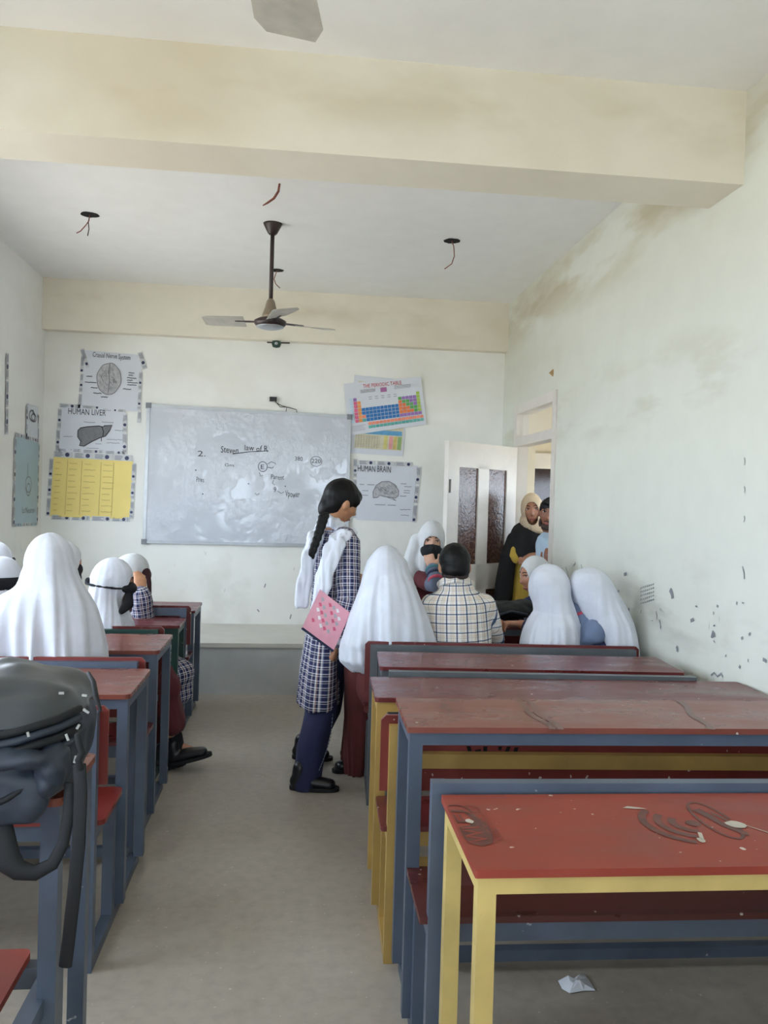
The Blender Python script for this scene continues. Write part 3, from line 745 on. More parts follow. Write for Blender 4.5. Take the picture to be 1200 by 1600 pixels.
# ------------------------------------------------------------------ ceiling fans
MATS['fan_rod'] = simple('fan_rod_brown', (50, 36, 36), .4)
MATS['fan_body'] = simple('fan_body_bronze', (138, 124, 104), .35, metallic=.3)
MATS['fan_blade'] = simple('fan_blade_cream', (176, 172, 160), .4)
def fan(label, c, zb, angles, R=.56):
    """down-rod fan: canopy, rod, motor and three pitched blades at rest"""
    x, y = c; o = thing('ceiling_fan', label, 'ceiling fan', (x, y, Z_C), 'ceiling fans')
    MB().lathe([(.02, -.07), (.03, -.06), (.055, -.012), (.06, 0)], (x, y, Z_C), 20).build('canopy', 'fan_rod', o, True)
    MB().lathe([(.013, zb + .1 - Z_C), (.013, -.03)], (x, y, Z_C), 12).build('rod', 'fan_rod', o, True)
    MB().lathe([(.058, .03), (.05, .06), (.036, .10), (.026, .14), (.016, .155)], (x, y, zb), 24).build('motor_cap', 'fan_body', o, True)
    MB().lathe([(.04, -.028), (.085, -.02), (.1, -.002), (.1, .016), (.075, .03), (.055, .034)], (x, y, zb), 28).build('motor', 'fan_rod', o, True)
    MB().lathe([(.055, -.032), (.062, -.03), (.086, -.022), (.088, -.018), (.055, -.026)], (x, y, zb), 28).build('motor_ring', 'alu', o, True)
    for a in angles:
        a = math.radians(a); d = Vector((math.cos(a), math.sin(a), 0)); s_ = Vector((-d.y, d.x, 0)); b0 = Vector((x, y, zb + .01))
        v = []; n = 8
        for i in range(n + 1):
            t = i / n; r_ = .16 + (R - .16) * t; w = .062 + .02 * t if t < .9 else .058
            tw = .018 * (1 - .4 * t)
            for q in (-1, 1):
                for h in (-.002, .002): v.append(b0 + d * r_ + s_ * (q * w) + Vector((0, 0, q * tw + h)))
        f = []
        for i in range(n):
            k0, k1 = i * 4, i * 4 + 4
            f += [(k0, k0 + 2, k1 + 2, k1), (k0 + 1, k1 + 1, k1 + 3, k0 + 3), (k0, k1, k1 + 1, k0 + 1), (k0 + 2, k0 + 3, k1 + 3, k1 + 2)]
        f += [(0, 1, 3, 2), (n * 4, n * 4 + 2, n * 4 + 3, n * 4 + 1)]
        bl = mesh_obj('blade', v, f, 'fan_blade', o, False)
        MB().bar(b0 + d * .09, b0 + d * .22, .03, .006).build('blade_bracket', 'fan_rod', bl)
    return o
fan('brown rod ceiling fan in front of the back wall', (-.16, 5.3), 2.54, (172, 20, -75), .42)
fan('ceiling fan nearest the camera, only a blade in view', (-.09, 1.42), 2.53, (84, 204, -36), .58)

# ------------------------------------------------------------------ prints on the desks, floor scraps
MATS['ply_print'] = simple('dark_stamp', (92, 44, 34), .45, .3, 30)
MATS['ply_print2'] = simple('faint_stamp', (122, 52, 40), .45, .2, 30)
def put_print(mb, top, mat, nm='stamp_print'):
    o = mesh_obj(nm, mb.v, mb.f, mat, None); o.parent = top; return o
def flat_sheet(z): return Sheet((0, 1, z), (1, 1, z), (1, 0, z), (0, 0, z), (0, 0, 1))
zt = .7606; fs = flat_sheet(zt)
def P2(pts): return [(x, 1 - y) for x, y in pts]
# stamp at the aisle end of the red top
mb = fs.poly(P2([(.03, .30), (.055, .27), (.072, .22), (.07, .16), (.06, .12), (.035, .105), (.012, .12), (.006, .15), (.006, .205), (.03, .212), (.045, .24)]), .0003)
fs.stroke(P2([(.052, .285), (.04, .318), (.022, .332), (.004, .33)]), .006, .0003, mb)
put_print(mb, R1top, 'ply_print')
put_print(Sheet((.012, .122, zt), (.010, .200, zt), (.050, .205, zt), (.056, .122, zt), (0, 0, 1)).text('WI', 0, 1, 0, 1, .0008), R1top, 'ply_red', 'lettering')
put_print(Sheet((.006, .226, zt), (.004, .300, zt), (.034, .300, zt), (.040, .226, zt), (0, 0, 1)).text('FI', 0, 1, 0, 1, .0006), R1top, 'ply_print', 'lettering')
put_print(Sheet((.068, .125, zt), (.044, .340, zt), (.066, .345, zt), (.092, .130, zt), (0, 0, 1)).text('THE FASTEST', 0, 1, 0, 1, .0004), R1top, 'ply_print2', 'lettering')
# signal arcs and second stamp
cx, cy = .529, .214
for rr, a0, a1 in ((.045, 140, 262), (.076, 137, 256), (.108, 134, 250)):
    put_print(fs.stroke(P2([(cx + rr * math.cos(math.radians(a)), cy + rr * math.sin(math.radians(a))) for a in range(a0, a1, 6)]), .017, .0004), R1top, 'ply_print')
put_print(fs.disc(cx, 1 - cy, .017, .0004), R1top, 'ply_print')
mb = fs.stroke(P2([(.588 + .036 * math.cos(i * .2), .235 + .105 * math.sin(i * .2)) for i in range(32)]), .008, .0004)
fs.poly(P2([(.562, .29), (.575, .25), (.585, .2), (.61, .15), (.622, .145), (.625, .165), (.6, .2), (.596, .26), (.585, .3)]), .0003, mb); fs.poly(P2([(.60, .29), (.615, .25), (.62, .21), (.608, .23), (.6, .26)]), .0003, mb)
put_print(mb, R1top, 'ply_print')
MATS['paint_splash'] = simple('paint_splash', (186, 178, 164), .6)
for pts in ([(.405, .306), (.42, .316), (.445, .308), (.46, .298), (.43, .300)], blob_outline(.622, .205, .022, .02, 9, .4, 12), blob_outline(.503, .123, .008, .012, 4, .4, 10), [(.515, .165), (.522, .16), (.51, .125), (.503, .13)], blob_outline(.035, .235, .009, .012, 2, .4, 10), [(.64, .2), (.644, .198), (.70, .12), (.696, .118)]):
    put_print(fs.poly(P2(pts), .0009), R1top, 'paint_splash', 'paint_splash')
# worn stamps on the brown top behind
def to_local(root, p): return Matrix.Rotation(-root.rotation_euler.z, 3, 'Z') @ (Vector(p) - root.location)
f2 = flat_sheet(.8386); MATS['worn_stamp'] = simple('worn_stamp', (98, 56, 46), .3)
for px0, px1, py0, py1 in ((803, 862, 1092, 1140), (818, 874, 1092, 1140), (1060, 1110, 1096, 1140), (690, 700, 1100, 1112)):
    a, b = to_local(R2, PZ(px0, py0, .838)), to_local(R2, PZ(px1, py1, .838))
    put_print(f2.stroke(P2([(a.x + (b.x - a.x) * t + .008 * math.sin(t * 9), a.y + (b.y - a.y) * t) for t in [i / 12 for i in range(13)]]), .020, .0004), R2top, 'worn_stamp')
# dark print on the red backrest of the ochre bench
bk = [o for o in R3.children if o.name.startswith('backrest')][0]
for pts in ([(728, 1164), (734, 1164), (738, 1180), (732, 1180)], [(754, 1164), (760, 1164), (759, 1180), (753, 1180)], [(741, 1170), (750, 1168), (750, 1180), (742, 1180)], [(777, 1164), (783, 1164), (781, 1170), (777, 1169)], [(790, 1164), (796, 1164), (790, 1179), (784, 1178)], [(802, 1165), (808, 1165), (803, 1181), (797, 1181)]):
    mb = MB(); q = [to_local(R3, PY(x, y, 2.6)) for x, y in pts]; yb_ = 2.60 - 2.86 - .0012
    mb.add([(v.x, yb_, v.z) for v in q], [tuple(range(len(q)))]); put_print(mb, bk, 'hole', 'printed_mark')
# crumpled paper on the floor
c = PZ(900, 1541, 0); o = thing('paper_scrap', 'torn crumpled white paper scrap on the floor under front desk', 'paper', c)
pc = [(872, 1533), (884, 1538), (912, 1522), (919, 1530), (930, 1548), (912, 1548), (890, 1552), (878, 1545)]
ring = [PZ(x, y, .003) for x, y in pc]; V = ring + [q.lerp(c, .55) + Vector((0, 0, random.uniform(.004, .03))) for q in ring] + [c + Vector((0, 0, .018))]
n = len(ring); Fc = [(i, (i + 1) % n, n + (i + 1) % n, n + i) for i in range(n)] + [(n + i, n + (i + 1) % n, 2 * n) for i in range(n)]
V2 = [v + Vector((0, 0, .0015)) for v in V]; m_ = len(V); Fall = [tuple(reversed(q)) for q in Fc] + [tuple(i + m_ for i in q) for q in Fc] + [(i, (i + 1) % n, m_ + (i + 1) % n, m_ + i) for i in range(n)]
mesh_obj('crumpled_sheet', V + V2, Fall, 'paper', o)

# ------------------------------------------------------------------ small scribbles and scuffs on the right wall
SW = Sheet((X_R - .002, 2.0, 2.0), (X_R - .002, 5.6, 2.0), (X_R - .002, 5.6, .0), (X_R - .002, 2.0, 0), (-1, 0, 0))
def wuv(px, py): q = PX(px, py, X_R - .002); return ((q.y - 2.0) / 3.6, (2.0 - q.z) / 2.0)
mb = MB(); rnd = random.Random(4)
def sc(pts, w): SW.stroke([wuv(*p) for p in pts], w, .0008, mb)
for x, y, dx, dy, w in ((878, 888, 2, 20, .012), (884, 886, 4, 18, .008), (908, 882, 1, 12, .008), (896, 884, 3, -6, .006), (975, 898, 4, -2, .018), (983, 950, -4, 12, .02), (1047, 921, 4, 14, .026), (952, 917, 6, 1, .014), (962, 925, 6, -2, .01), (965, 930, 1, 4, .016), (1112, 990, 3, 6, .035), (1057, 1010, 1, 8, .018), (1079, 970, 5, -3, .015), (1120, 946, 1, 3, .012), (1160, 885, 3, 20, .006), (1163, 715, 0, 12, .004), (1163, 760, 0, 10, .004), (1163, 806, -1, 10, .004), (1192, 1030, 6, 4, .014), (1170, 992, 2, -4, .01), (1025, 955, 1, 14, .006), (1030, 968, 2, 14, .006)):
    sc([(x, y), (x + dx * .5 + 1, y + dy * .5), (x + dx, y + dy)], w)
for i in range(34):
    x, y = rnd.uniform(870, 1190), rnd.uniform(930, 1045); a = rnd.uniform(0, 3); sc([(x, y), (x + 3 * math.cos(a), y + 5 * math.sin(a))], rnd.uniform(.003, .012))
for r_ in range(5):
    for i in range(7): x = 1001 + i * 3.2; y = 920 + r_ * 6 + i * 1.0 - 14 * (i / 7.) ; sc([(x, y), (x + 1.5, y - 2.5)], .006)
sc([(1111, 1055), (1116, 1051), (1121, 1057), (1127, 1052), (1129, 1058)], .008)
o = mb.build('wall_scribbles', simple('scuff_ink', (134, 136, 140), .7, .3), None, False, (X_R, 4, 0)); tag(o, 'dark pencil scribbles and scuffs low on the right wall', 'scribble', kind='stuff')
mb = MB()
for pts in (((583, 874), (578, 880), (575, 888)), ((470, 905), (472, 912)), ((415, 912), (413, 918)), ((455, 960), (453, 967)), ((402, 952), (405, 956))):
    q = [PY(x, y, Y_B - .002) for x, y in pts]; MB_s = Sheet((-1, Y_B - .002, 2), (1, Y_B - .002, 2), (1, Y_B - .002, 0), (-1, Y_B - .002, 0), NB); MB_s.stroke([((v.x + 1) / 2, (2 - v.z) / 2) for v in q], .008, .0008, mb)
o = mb.build('wall_scribbles', 'scuff_ink', None, False, (0, Y_B, 0)) if False else mb.build('wall_scribbles', MATS['scuff_ink'], None, False, (0, Y_B, 0)); tag(o, 'few short pen marks on the wall below the whiteboard', 'scribble', kind='stuff')

# ------------------------------------------------------------------ soft solids: closed pieces fused into one continuous skin
def ellipsoid(c, r, M=None, nu=20, nv=12):
    c = Vector(c); M = M or Matrix.Identity(3); v = []; f = []
    for j in range(1, nv):
        t = math.pi * j / nv
        for i in range(nu):
            a = 2 * math.pi * i / nu; v.append(c + M @ Vector((r[0] * math.sin(t) * math.cos(a), r[1] * math.sin(t) * math.sin(a), r[2] * math.cos(t))))
    for j in range(nv - 2):
        for i in range(nu): f.append((j * nu + i, (j + 1) * nu + i, (j + 1) * nu + (i + 1) % nu, j * nu + (i + 1) % nu))
    n = len(v); v += [c + M @ Vector((0, 0, r[2])), c - M @ Vector((0, 0, r[2]))]
    for i in range(nu): f.append((n, i, (i + 1) % nu)); f.append((n + 1, (nv - 2) * nu + (i + 1) % nu, (nv - 2) * nu + i))
    return v, f
def loft(rings, seg=28, power=2.0):
    """stack of flat ellipses (centre, rx, ry, yaw) closed at both ends"""
    v = []; f = []
    for c, rx, ry, yaw in rings:
        c = Vector(c); ca, sa = math.cos(yaw), math.sin(yaw)
        for k_ in range(seg):
            a = 2 * math.pi * k_ / seg; cx_, sy_ = math.cos(a), math.sin(a); e = 2.0 / power; x = rx * math.copysign(abs(cx_) ** e, cx_); y = ry * math.copysign(abs(sy_) ** e, sy_); v.append(c + Vector((x * ca - y * sa, x * sa + y * ca, 0)))
    for i in range(len(rings) - 1):
        for k_ in range(seg): f.append((i * seg + k_, (i + 1) * seg + k_, (i + 1) * seg + (k_ + 1) % seg, i * seg + (k_ + 1) % seg))
    f.append(tuple(range(seg))); f.append(tuple((len(rings) - 1) * seg + k_ for k_ in range(seg))[::-1])
    return v, f
def rows(d, rr, ratio=.8, dmin=0.):
    """silhouette rows (y pixel, x left, x right[, depth offset[, half depth]]) at depth d -> loft, real size"""
    out = []
    for q in rr:
        y, xl, xr = q[:3]; dd = q[3] if len(q) > 3 else 0
        a, b = PY(xl, y, d + dd), PY(xr, y, d + dd); c = (a + b) / 2; rx = (b - a).length / 2
        ry = q[4] if len(q) > 4 else max(dmin, rx * ratio)
        out.append((c, rx, ry, 0.0))
    out.sort(key=lambda r: -r[0].z)
    return loft(out)
TMP = bpy.data.scenes.new('workbench')
def fuse(name, prims, voxel, mat, parent, smooth=6, fold=None, cut=None, thick=.006, bones=None):
    """fuse closed pieces by voxel remesh, soften, add folds, open (cut) and give thickness"""
    mb = MB()
    for v, f in prims: mb.add(v, f)
    me = bpy.data.meshes.new(name); me.from_pydata([tuple(p) for p in mb.v], [], mb.f); me.update()
    o = bpy.data.objects.new(name, me); TMP.collection.objects.link(o)
    m = o.modifiers.new('r', 'REMESH'); m.mode = 'VOXEL'; m.voxel_size = voxel
    if smooth: m = o.modifiers.new('s', 'SMOOTH'); m.iterations = smooth; m.factor = .5
    TMP.view_layers[0].update(); dg = TMP.view_layers[0].depsgraph; m2 = bpy.data.meshes.new_from_object(o.evaluated_get(dg))
    TMP.collection.objects.unlink(o); COL.objects.link(o)
    o.modifiers.clear(); o.data = m2; bpy.data.meshes.remove(me); m2.name = name
    n = len(m2.vertices)
    if fold:
        co = np.empty(n * 3); nr = np.empty(n * 3); m2.vertices.foreach_get('co', co); m2.vertices.foreach_get('normal', nr)
        co = co.reshape(-1, 3); nr = nr.reshape(-1, 3); am = np.array([fold(Vector(p)) for p in co.tolist()])
        m2.vertices.foreach_set('co', (co + nr * am[:, None]).ravel()); m2.update()
    if cut:
        bm = bmesh.new(); bm.from_mesh(m2); dead = []
        for fc in bm.faces:
            c = fc.calc_center_median()
            if any(q(c) for q in cut): dead.append(fc)
        bmesh.ops.delete(bm, geom=dead, context='FACES')
        bd = [v for v in bm.verts if v.is_boundary]
        for _ in range(8): bmesh.ops.smooth_vert(bm, verts=bd, factor=.5, use_axis_x=True, use_axis_y=True, use_axis_z=True)
        bm.to_mesh(m2); bm.free()
    if bones:
        at = m2.attributes.new('cuv', 'FLOAT_VECTOR', 'POINT'); data = []
        prep = []
        for p, q, ref in bones:
            p, q = Vector(p), Vector(q); d = (q - p); L = d.length; d.normalize(); rf = Vector(ref); rf = (rf - d * rf.dot(d)).normalized(); prep.append((p, d, L, rf, d.cross(rf)))
        for v in m2.vertices:
            best = None
            for p, d, L, rf, bi in prep:
                w = v.co - p; t = w.dot(d); tc = min(max(t, 0), L); dist = (w - d * tc).length
                if best is None or dist < best[0]: best = (dist, t, w, d, rf, bi, L)
            _, t, w, d, rf, bi, L = best; w = w - d * t; a = math.atan2(w.dot(bi), w.dot(rf))
            data += [a * (.11 if L > .33 else .06), t, 0]
        at.data.foreach_set('vector', data)
    off = root_loc(parent)
    for v in m2.vertices: v.co -= off
    m2.materials.clear(); m2.materials.append(MATS[mat] if isinstance(mat, str) else mat)
    m2.polygons.foreach_set('use_smooth', [True] * len(m2.polygons)); m2.update()
    o.parent = parent
    if cut and thick:
        m = o.modifiers.new('thickness', 'SOLIDIFY'); m.thickness = thick; m.offset = -1
    return o
def foldfn(c, amp=.012, k_=4.0, z0=None, z1=None, seed=0., vz=1.4):
    """hanging folds: run downwards, fan out from the axis through c"""
    c = Vector(c)
    def f(p):
        a = math.atan2(p.y - c.y, p.x - c.x); g = 1.0
        if z0 is not None: g = min(1, max(.12, (z0 - p.z) / (z0 - z1)))
        n1 = noise.noise(Vector((math.cos(a) * k_ + seed, math.sin(a) * k_, p.z * vz + seed)))
        n2 = noise.noise(Vector((math.cos(a) * k_ * 2.3, math.sin(a) * k_ * 2.3 + seed, p.z * vz * 1.7)))
        n3 = 1 - 2 * abs(noise.noise(Vector((math.cos(a) * k_ * 1.3 + 7 + seed, math.sin(a) * k_ * 1.3, p.z * vz * .8 + a * .15))))
        return amp * g * (.8 * n1 + .45 * n2 + .5 * (n3 - .5))
    return f
def wrinkle(amp=.006, sc=9., seed=0., st=(1, 1, 1)):
    def f(p): return amp * (noise.noise(Vector((p.x * sc * st[0] + seed, p.y * sc * st[1], p.z * sc * st[2]))) + .5 * noise.noise(Vector((p.x * sc * 2.1, p.y * sc * 2.1 + seed, p.z * sc * 2.1 * st[2]))))
    return f
def orient(yaw, pitch=0, roll=0):
    """yaw 0 looks at the board (+y), 90 to the right, 180 to the camera; pitch < 0 looks down"""
    return Matrix.Rotation(-math.radians(yaw), 3, 'Z') @ Matrix.Rotation(math.radians(pitch), 3, 'X') @ Matrix.Rotation(math.radians(roll), 3, 'Y')
def head_pt(x, y, z):
    """unit direction -> skull and face surface (metres, face towards +y)"""
    px, py, pz = x * .074, y * .094, z * .113
    if z < 0:
        k_ = (-z) ** 1.5; px *= 1 - .42 * k_
        if y < 0: py *= 1 - .55 * k_
        else: py *= 1 - .06 * k_
    if y > 0: py *= .97; px *= 1 + .03 * y
    if y > .1:
        g = lambda cx, cz, sx, sz: math.exp(-((px - cx) / sx) ** 2 - ((pz - cz) / sz) ** 2)
        py += .021 * g(0, -.026, .011, .013) + .012 * g(0, -.004, .009, .022) + .006 * g(0, .034, .05, .014)
        py -= .010 * (g(.031, .014, .015, .011) + g(-.031, .014, .015, .011))
        py += .007 * g(0, -.060, .022, .008) + .009 * g(0, -.094, .022, .014) - .004 * g(0, -.048, .02, .006)
        py += .005 * (g(.042, -.018, .02, .018) + g(-.042, -.018, .02, .018))
    return Vector((px, py, pz))
class Head:
    def __init__(s, c, yaw, pitch=0, roll=0, size=1.0): s.c = Vector(c); s.M = orient(yaw, pitch, roll); s.s = size
    def w(s, x, y, z): return s.c + s.M @ Vector((x, y, z)) * s.s
    def surf(s, x, z, lift=0.):
        """point of the face in front of local (x, z)"""
        ux, uz = x / .074, z / .113; uy = math.sqrt(max(.02, 1 - ux * ux - uz * uz)); q = head_pt(ux, uy, uz); return s.w(x, q.y + lift, z)
    def prims(s, ears=True):
        nu, nv = 64, 44; v = []; f = []
        for j in range(1, nv):
            t = math.pi * j / nv
            for i in range(nu):
                a = 2 * math.pi * i / nu; q = head_pt(math.sin(t) * math.cos(a), math.sin(t) * math.sin(a), math.cos(t)); v.append(s.c + s.M @ q * s.s)
        for j in range(nv - 2):
            for i in range(nu): f.append((j * nu + i, (j + 1) * nu + i, (j + 1) * nu + (i + 1) % nu, j * nu + (i + 1) % nu))
        n = len(v); v += [s.w(0, 0, .113), s.w(0, 0, -.113)]
        for i in range(nu): f.append((n, i, (i + 1) % nu)); f.append((n + 1, (nv - 2) * nu + (i + 1) % nu, (nv - 2) * nu + i))
        out = [(v, f)]
        if ears:
            for q in (-1, 1): out.append(ellipsoid(s.w(q * .076, -.008, -.004), (.010 * s.s, .02 * s.s, .032 * s.s), s.M @ Matrix.Rotation(math.radians(12 * q), 3, 'Z'), 14, 10))
        return out
    def neck(s, base, r=.052):
        return tube([s.w(0, -.02, -.045), s.w(0, -.022, -.085), Vector(base)], [r * .95, r, r * 1.15], 16)
    def ell(s, x, y, z, rx, ry, rz): return ellipsoid(s.w(x, y, z), (rx * s.s, ry * s.s, rz * s.s), s.M)
    def inside(s, x, y, z, rx, ry, rz):
        c = s.w(x, y, z); Mi = s.M.transposed(); R_ = (rx * s.s, ry * s.s, rz * s.s)
        def f(p):
            q = Mi @ (p - c); return (q.x / R_[0]) ** 2 + (q.y / R_[1]) ** 2 + (q.z / R_[2]) ** 2 < 1
        return f
    def features(s, root, lips='lip', brow='hair', which=(-1, 1), mouth=True, eyes=True, gaze=0.):
        for q in which:
            if eyes:
                c = s.surf(q * .031, .014, -.003); v, f = ellipsoid(c, (.0135 * s.s, .007 * s.s, .0062 * s.s), s.M, 14, 8); e = mesh_obj('eye', v, f, 'eye_white', root, True)
                c2 = s.surf(q * .031 + gaze, .014, .0025); v, f = ellipsoid(c2, (.0058 * s.s, .003 * s.s, .0058 * s.s), s.M, 12, 8); mesh_obj('iris', v, f, 'iris', e, True)
                v, f = tube([s.surf(q * .016, .0205, .0012), s.surf(q * .031, .0225, .0015), s.surf(q * .045, .0185, .0015)], [.0016 * s.s, .0026 * s.s, .0016 * s.s], 6); mesh_obj('eyelash', v, f, brow, e, True)
            v, f = tube([s.surf(q * .014, .037, .0012), s.surf(q * .029, .041, .0016), s.surf(q * .047, .036, .0012)], [.0026 * s.s, .0032 * s.s, .0018 * s.s], 6); mesh_obj('eyebrow', v, f, brow, root, True)
        if mouth:
            v, f = tube([s.surf(-.024, -.064, .0), s.surf(-.008, -.0615, .0022), s.surf(.008, -.0615, .0022), s.surf(.024, -.064, .0)], [.002 * s.s, .0042 * s.s, .0042 * s.s, .002 * s.s], 8); mesh_obj('upper_lip', v, f, lips, root, True)
            v, f = tube([s.surf(-.02, -.067, .0), s.surf(0, -.071, .0025), s.surf(.02, -.067, .0)], [.002 * s.s, .005 * s.s, .002 * s.s], 8); mesh_obj('lower_lip', v, f, lips, root, True)
def hand(wrist, fdir, pn, side=1, curl=.5, s=1.0, spread=.0):
    """palm, four unequal bent fingers and a thumb off the side of the palm. pn = out of the palm; side = which way the thumb goes"""
    w = Vector(wrist); d = Vector(fdir).normalized(); n = Vector(pn); n = (n - d * n.dot(d)).normalized(); a = d.cross(n).normalized() * side
    out = [tube([w - d * .01 * s, w + d * .03 * s, w + d * .075 * s, w + d * .088 * s], [(.024 * s, .017 * s), (.034 * s, .016 * s), (.040 * s, .014 * s), (.036 * s, .011 * s)], 14, True, a)]
    for i, (off, L) in enumerate(((.029, .068), (.010, .078), (-.010, .072), (-.028, .056))):
        p = w + d * (.08 - .004 * abs(i - 1)) * s + a * off * s; dirn = (d + a * spread * (1.2 - i * .8)).normalized(); pts = [p - dirn * .02 * s, p]; cc = curl * (1 + .12 * i); ang_ = cc * .5
        for seg_ in (.45, .32, .23):
            ang_ += cc * .45; dn = dirn * math.cos(ang_) + n * math.sin(ang_); p = p + dn * L * seg_ * s; pts.append(p)
        out.append(tube(pts, [.0095 * s, .0095 * s, .009 * s, .008 * s, .0068 * s], 10))
    t0 = w + d * .022 * s + a * .026 * s; t1 = t0 + (d * .55 + a * .75 + n * .35).normalized() * .036 * s; t2 = t1 + (d * .85 + a * .25 + n * .45).normalized() * .03 * s; t3 = t2 + (d * .95 + n * .35).normalized() * .024 * s
    out.append(tube([t0 - a * .012 * s, t0, t1, t2, t3], [.013 * s, .014 * s, .011 * s, .0095 * s, .008 * s], 10))
    return out
def arm(sh, el, wr, fat=1.0): return tube([sh, Vector(sh).lerp(el, .5), el, Vector(el).lerp(wr, .4), wr], [.048 * fat, .043 * fat, .036 * fat, .036 * fat, .025 * fat], 14)
def leg(hip, kn, an, toe, fat=1.0):
    an = Vector(an); toe = Vector(toe); d = (toe - an); d.z = 0; d.normalize()
    return [tube([hip, Vector(hip).lerp(kn, .5), kn, Vector(kn).lerp(an, .35), an], [.082 * fat, .07 * fat, .052 * fat, .05 * fat, .034 * fat], 14),
            tube([an, an + d * .03 - Vector((0, 0, .03)), an + d * .10 - Vector((0, 0, .045))], [.032, .03, .02], 12)]
def ring(a, b, r0, r1, seg=18):
    v, f = tube([a, b], [r0, r1], seg, False); return MB().add(v, f)
def torso(hip, neck, side, wid=1.0, dep=1.0):
    h, n = Vector(hip), Vector(neck); P = lambda t: h.lerp(n, t)
    return tube([P(-.06), P(.05), P(.32), P(.62), P(.84), P(.95), P(1.0)], [(.14 * wid, .10 * dep), (.165 * wid, .115 * dep), (.13 * wid, .095 * dep), (.152 * wid, .108 * dep), (.165 * wid, .085 * dep), (.10 * wid, .062 * dep), (.06, .055)], 20, True, side)
def shoe(name, heel, toe, mat, root, h=.075, sole=True, top=.03):
    """leather shoe: upper fused from heel, vamp and toe cap; heavy sole as its own piece"""
    a, b = Vector(heel), Vector(toe); d = (b - a).normalized(); L = (b - a).length; s_ = d.cross(Vector((0, 0, 1))).normalized(); up = s_.cross(d)
    o = fuse(name, [tube([a + d * .035 + up * .04, a + d * L * .45 + up * .04, a + d * (L - .045) + up * .032], [(.036, .036), (.042, .034), (.042, .026)], 14, True, s_), tube([a + d * .045 + up * .03, a + d * .05 + up * (h + top)], [.037, .036], 14)], .007, mat, root, 4)
    mb = MB(); pts = []
    for i in range(20):
        t = 2 * math.pi * i / 20; x = math.cos(t); y = math.sin(t); pts.append(a + d * (L / 2 + (L / 2) * (abs(x) ** .8) * (1 if x > 0 else -1)) + s_ * (.045 * (abs(y) ** .8) * (1 if y > 0 else -1)) + up * .001)
    mb.prism(pts, up * .018).build('sole', 'rubber', o)
    return o

# clothes and skin
def m_skin(name, rgb):
    t = NT(name); v = t.coord(); nz = t.noise(v, 30, 4); c = lin(rgb)
    t.set(**{'Base Color': t.ramp(nz, [(.3, tuple(x * .9 for x in c)), (.7, tuple(min(1, x * 1.08) for x in c))]), 'Roughness': .5})
    t.b.inputs['Subsurface Weight'].default_value = .08; t.b.inputs['Subsurface Radius'].default_value = (.01, .004, .002); t.b.inputs['Subsurface Scale'].default_value = .5
    MATS[name] = t.m
m_skin('skin', (176, 124, 96)); m_skin('skin_dark', (138, 92, 70)); m_skin('skin_light', (206, 160, 136)); m_skin('skin_warm', (186, 134, 100))
def m_cloth(name, rgb, var=.05, rough=.85, weave=900.):
    t = NT(name); v = t.coord(); c = lin(rgb); nz = t.noise(v, 14, 3); fine = t.noise(v, 260, 2)
    t.set(**{'Base Color': t.ramp(nz, [(.3, tuple(x * (1 - var) for x in c)), (.7, tuple(min(1, x * (1 + var)) for x in c))]), 'Roughness': rough}); t.b.inputs['Sheen Weight'].default_value = .12 if sum(rgb) > 200 else .02
    t.bump(fine, .06, .002); MATS[name] = t.m
for nm, c in (('white_cloth', (212, 216, 226)), ('offwhite_cloth', (200, 202, 204)), ('grey_white_cloth', (204, 206, 208)), ('cream_cloth', (212, 190, 158)), ('maroon_cloth', (86, 28, 36)), ('wine_cloth', (92, 36, 34)), ('navy_cloth', (34, 38, 74)), ('black_cloth', (14, 15, 20)), ('sheer_black', (22, 21, 22)), ('yellow_cloth', (196, 164, 66)), ('denim_cloth', (108, 124, 152)), ('grey_cloth', (92, 100, 120)), ('red_trim', (180, 70, 90)), ('teal_trim', (70, 120, 130)), ('dark_trim', (40, 44, 70)), ('pale_blue_cloth', (170, 190, 206))): m_cloth(nm, c)
MATS['hair'] = simple('black_hair', (11, 10, 11), .5, .3, 60, aniso=(1, 1, .2)); MATS['hair'].node_tree.nodes['Principled BSDF'].inputs['Specular IOR Level'].default_value = .25; MATS['eye_white'] = simple('eye_white', (210, 204, 198), .3, .02); MATS['iris'] = simple('dark_iris', (30, 20, 16), .15, .05)
MATS['lip'] = simple('lip', (150, 84, 78), .45); MATS['beard'] = simple('stubble', (62, 46, 40), .8, .3, 80); MATS['leather'] = simple('black_leather', (26, 26, 30), .3, .2); MATS['rubber'] = simple('black_rubber', (20, 20, 22), .7)
def m_check(name, period, warp, weft, k_=.5, mode='MIX'):
    """woven check from the cloth's own coordinates: stripe lists (position, colour)"""
    t = NT(name); at = t.n('ShaderNodeAttribute'); at.attribute_name = 'cuv'; sep = t.n('ShaderNodeSeparateXYZ'); t.l(at.outputs['Vector'], sep.inputs[0])
    fr = lambda s_: t.math('FRACT', t.math('ADD', t.math('DIVIDE', s_, period), 40.0))
    a = t.ramp(fr(sep.outputs['X']), [(p, lin(c)) for p, c in warp], 'CONSTANT'); b = t.ramp(fr(sep.outputs['Y']), [(p, lin(c)) for p, c in weft], 'CONSTANT')
    t.set(**{'Base Color': t.mix(k_, a, b, mode), 'Roughness': .85}); MATS[name] = t.m
NV, WH, BR, LB = (30, 36, 78), (236, 234, 234), (176, 120, 104), (120, 130, 168)
m_check('navy_check', .034, [(0, NV), (.34, LB), (.42, WH), (.56, NV), (.70, BR), (.78, WH), (.9, NV)], [(0, NV), (.40, LB), (.46, WH), (.58, NV), (.80, WH), (.88, NV)])
CR = (242, 240, 237)
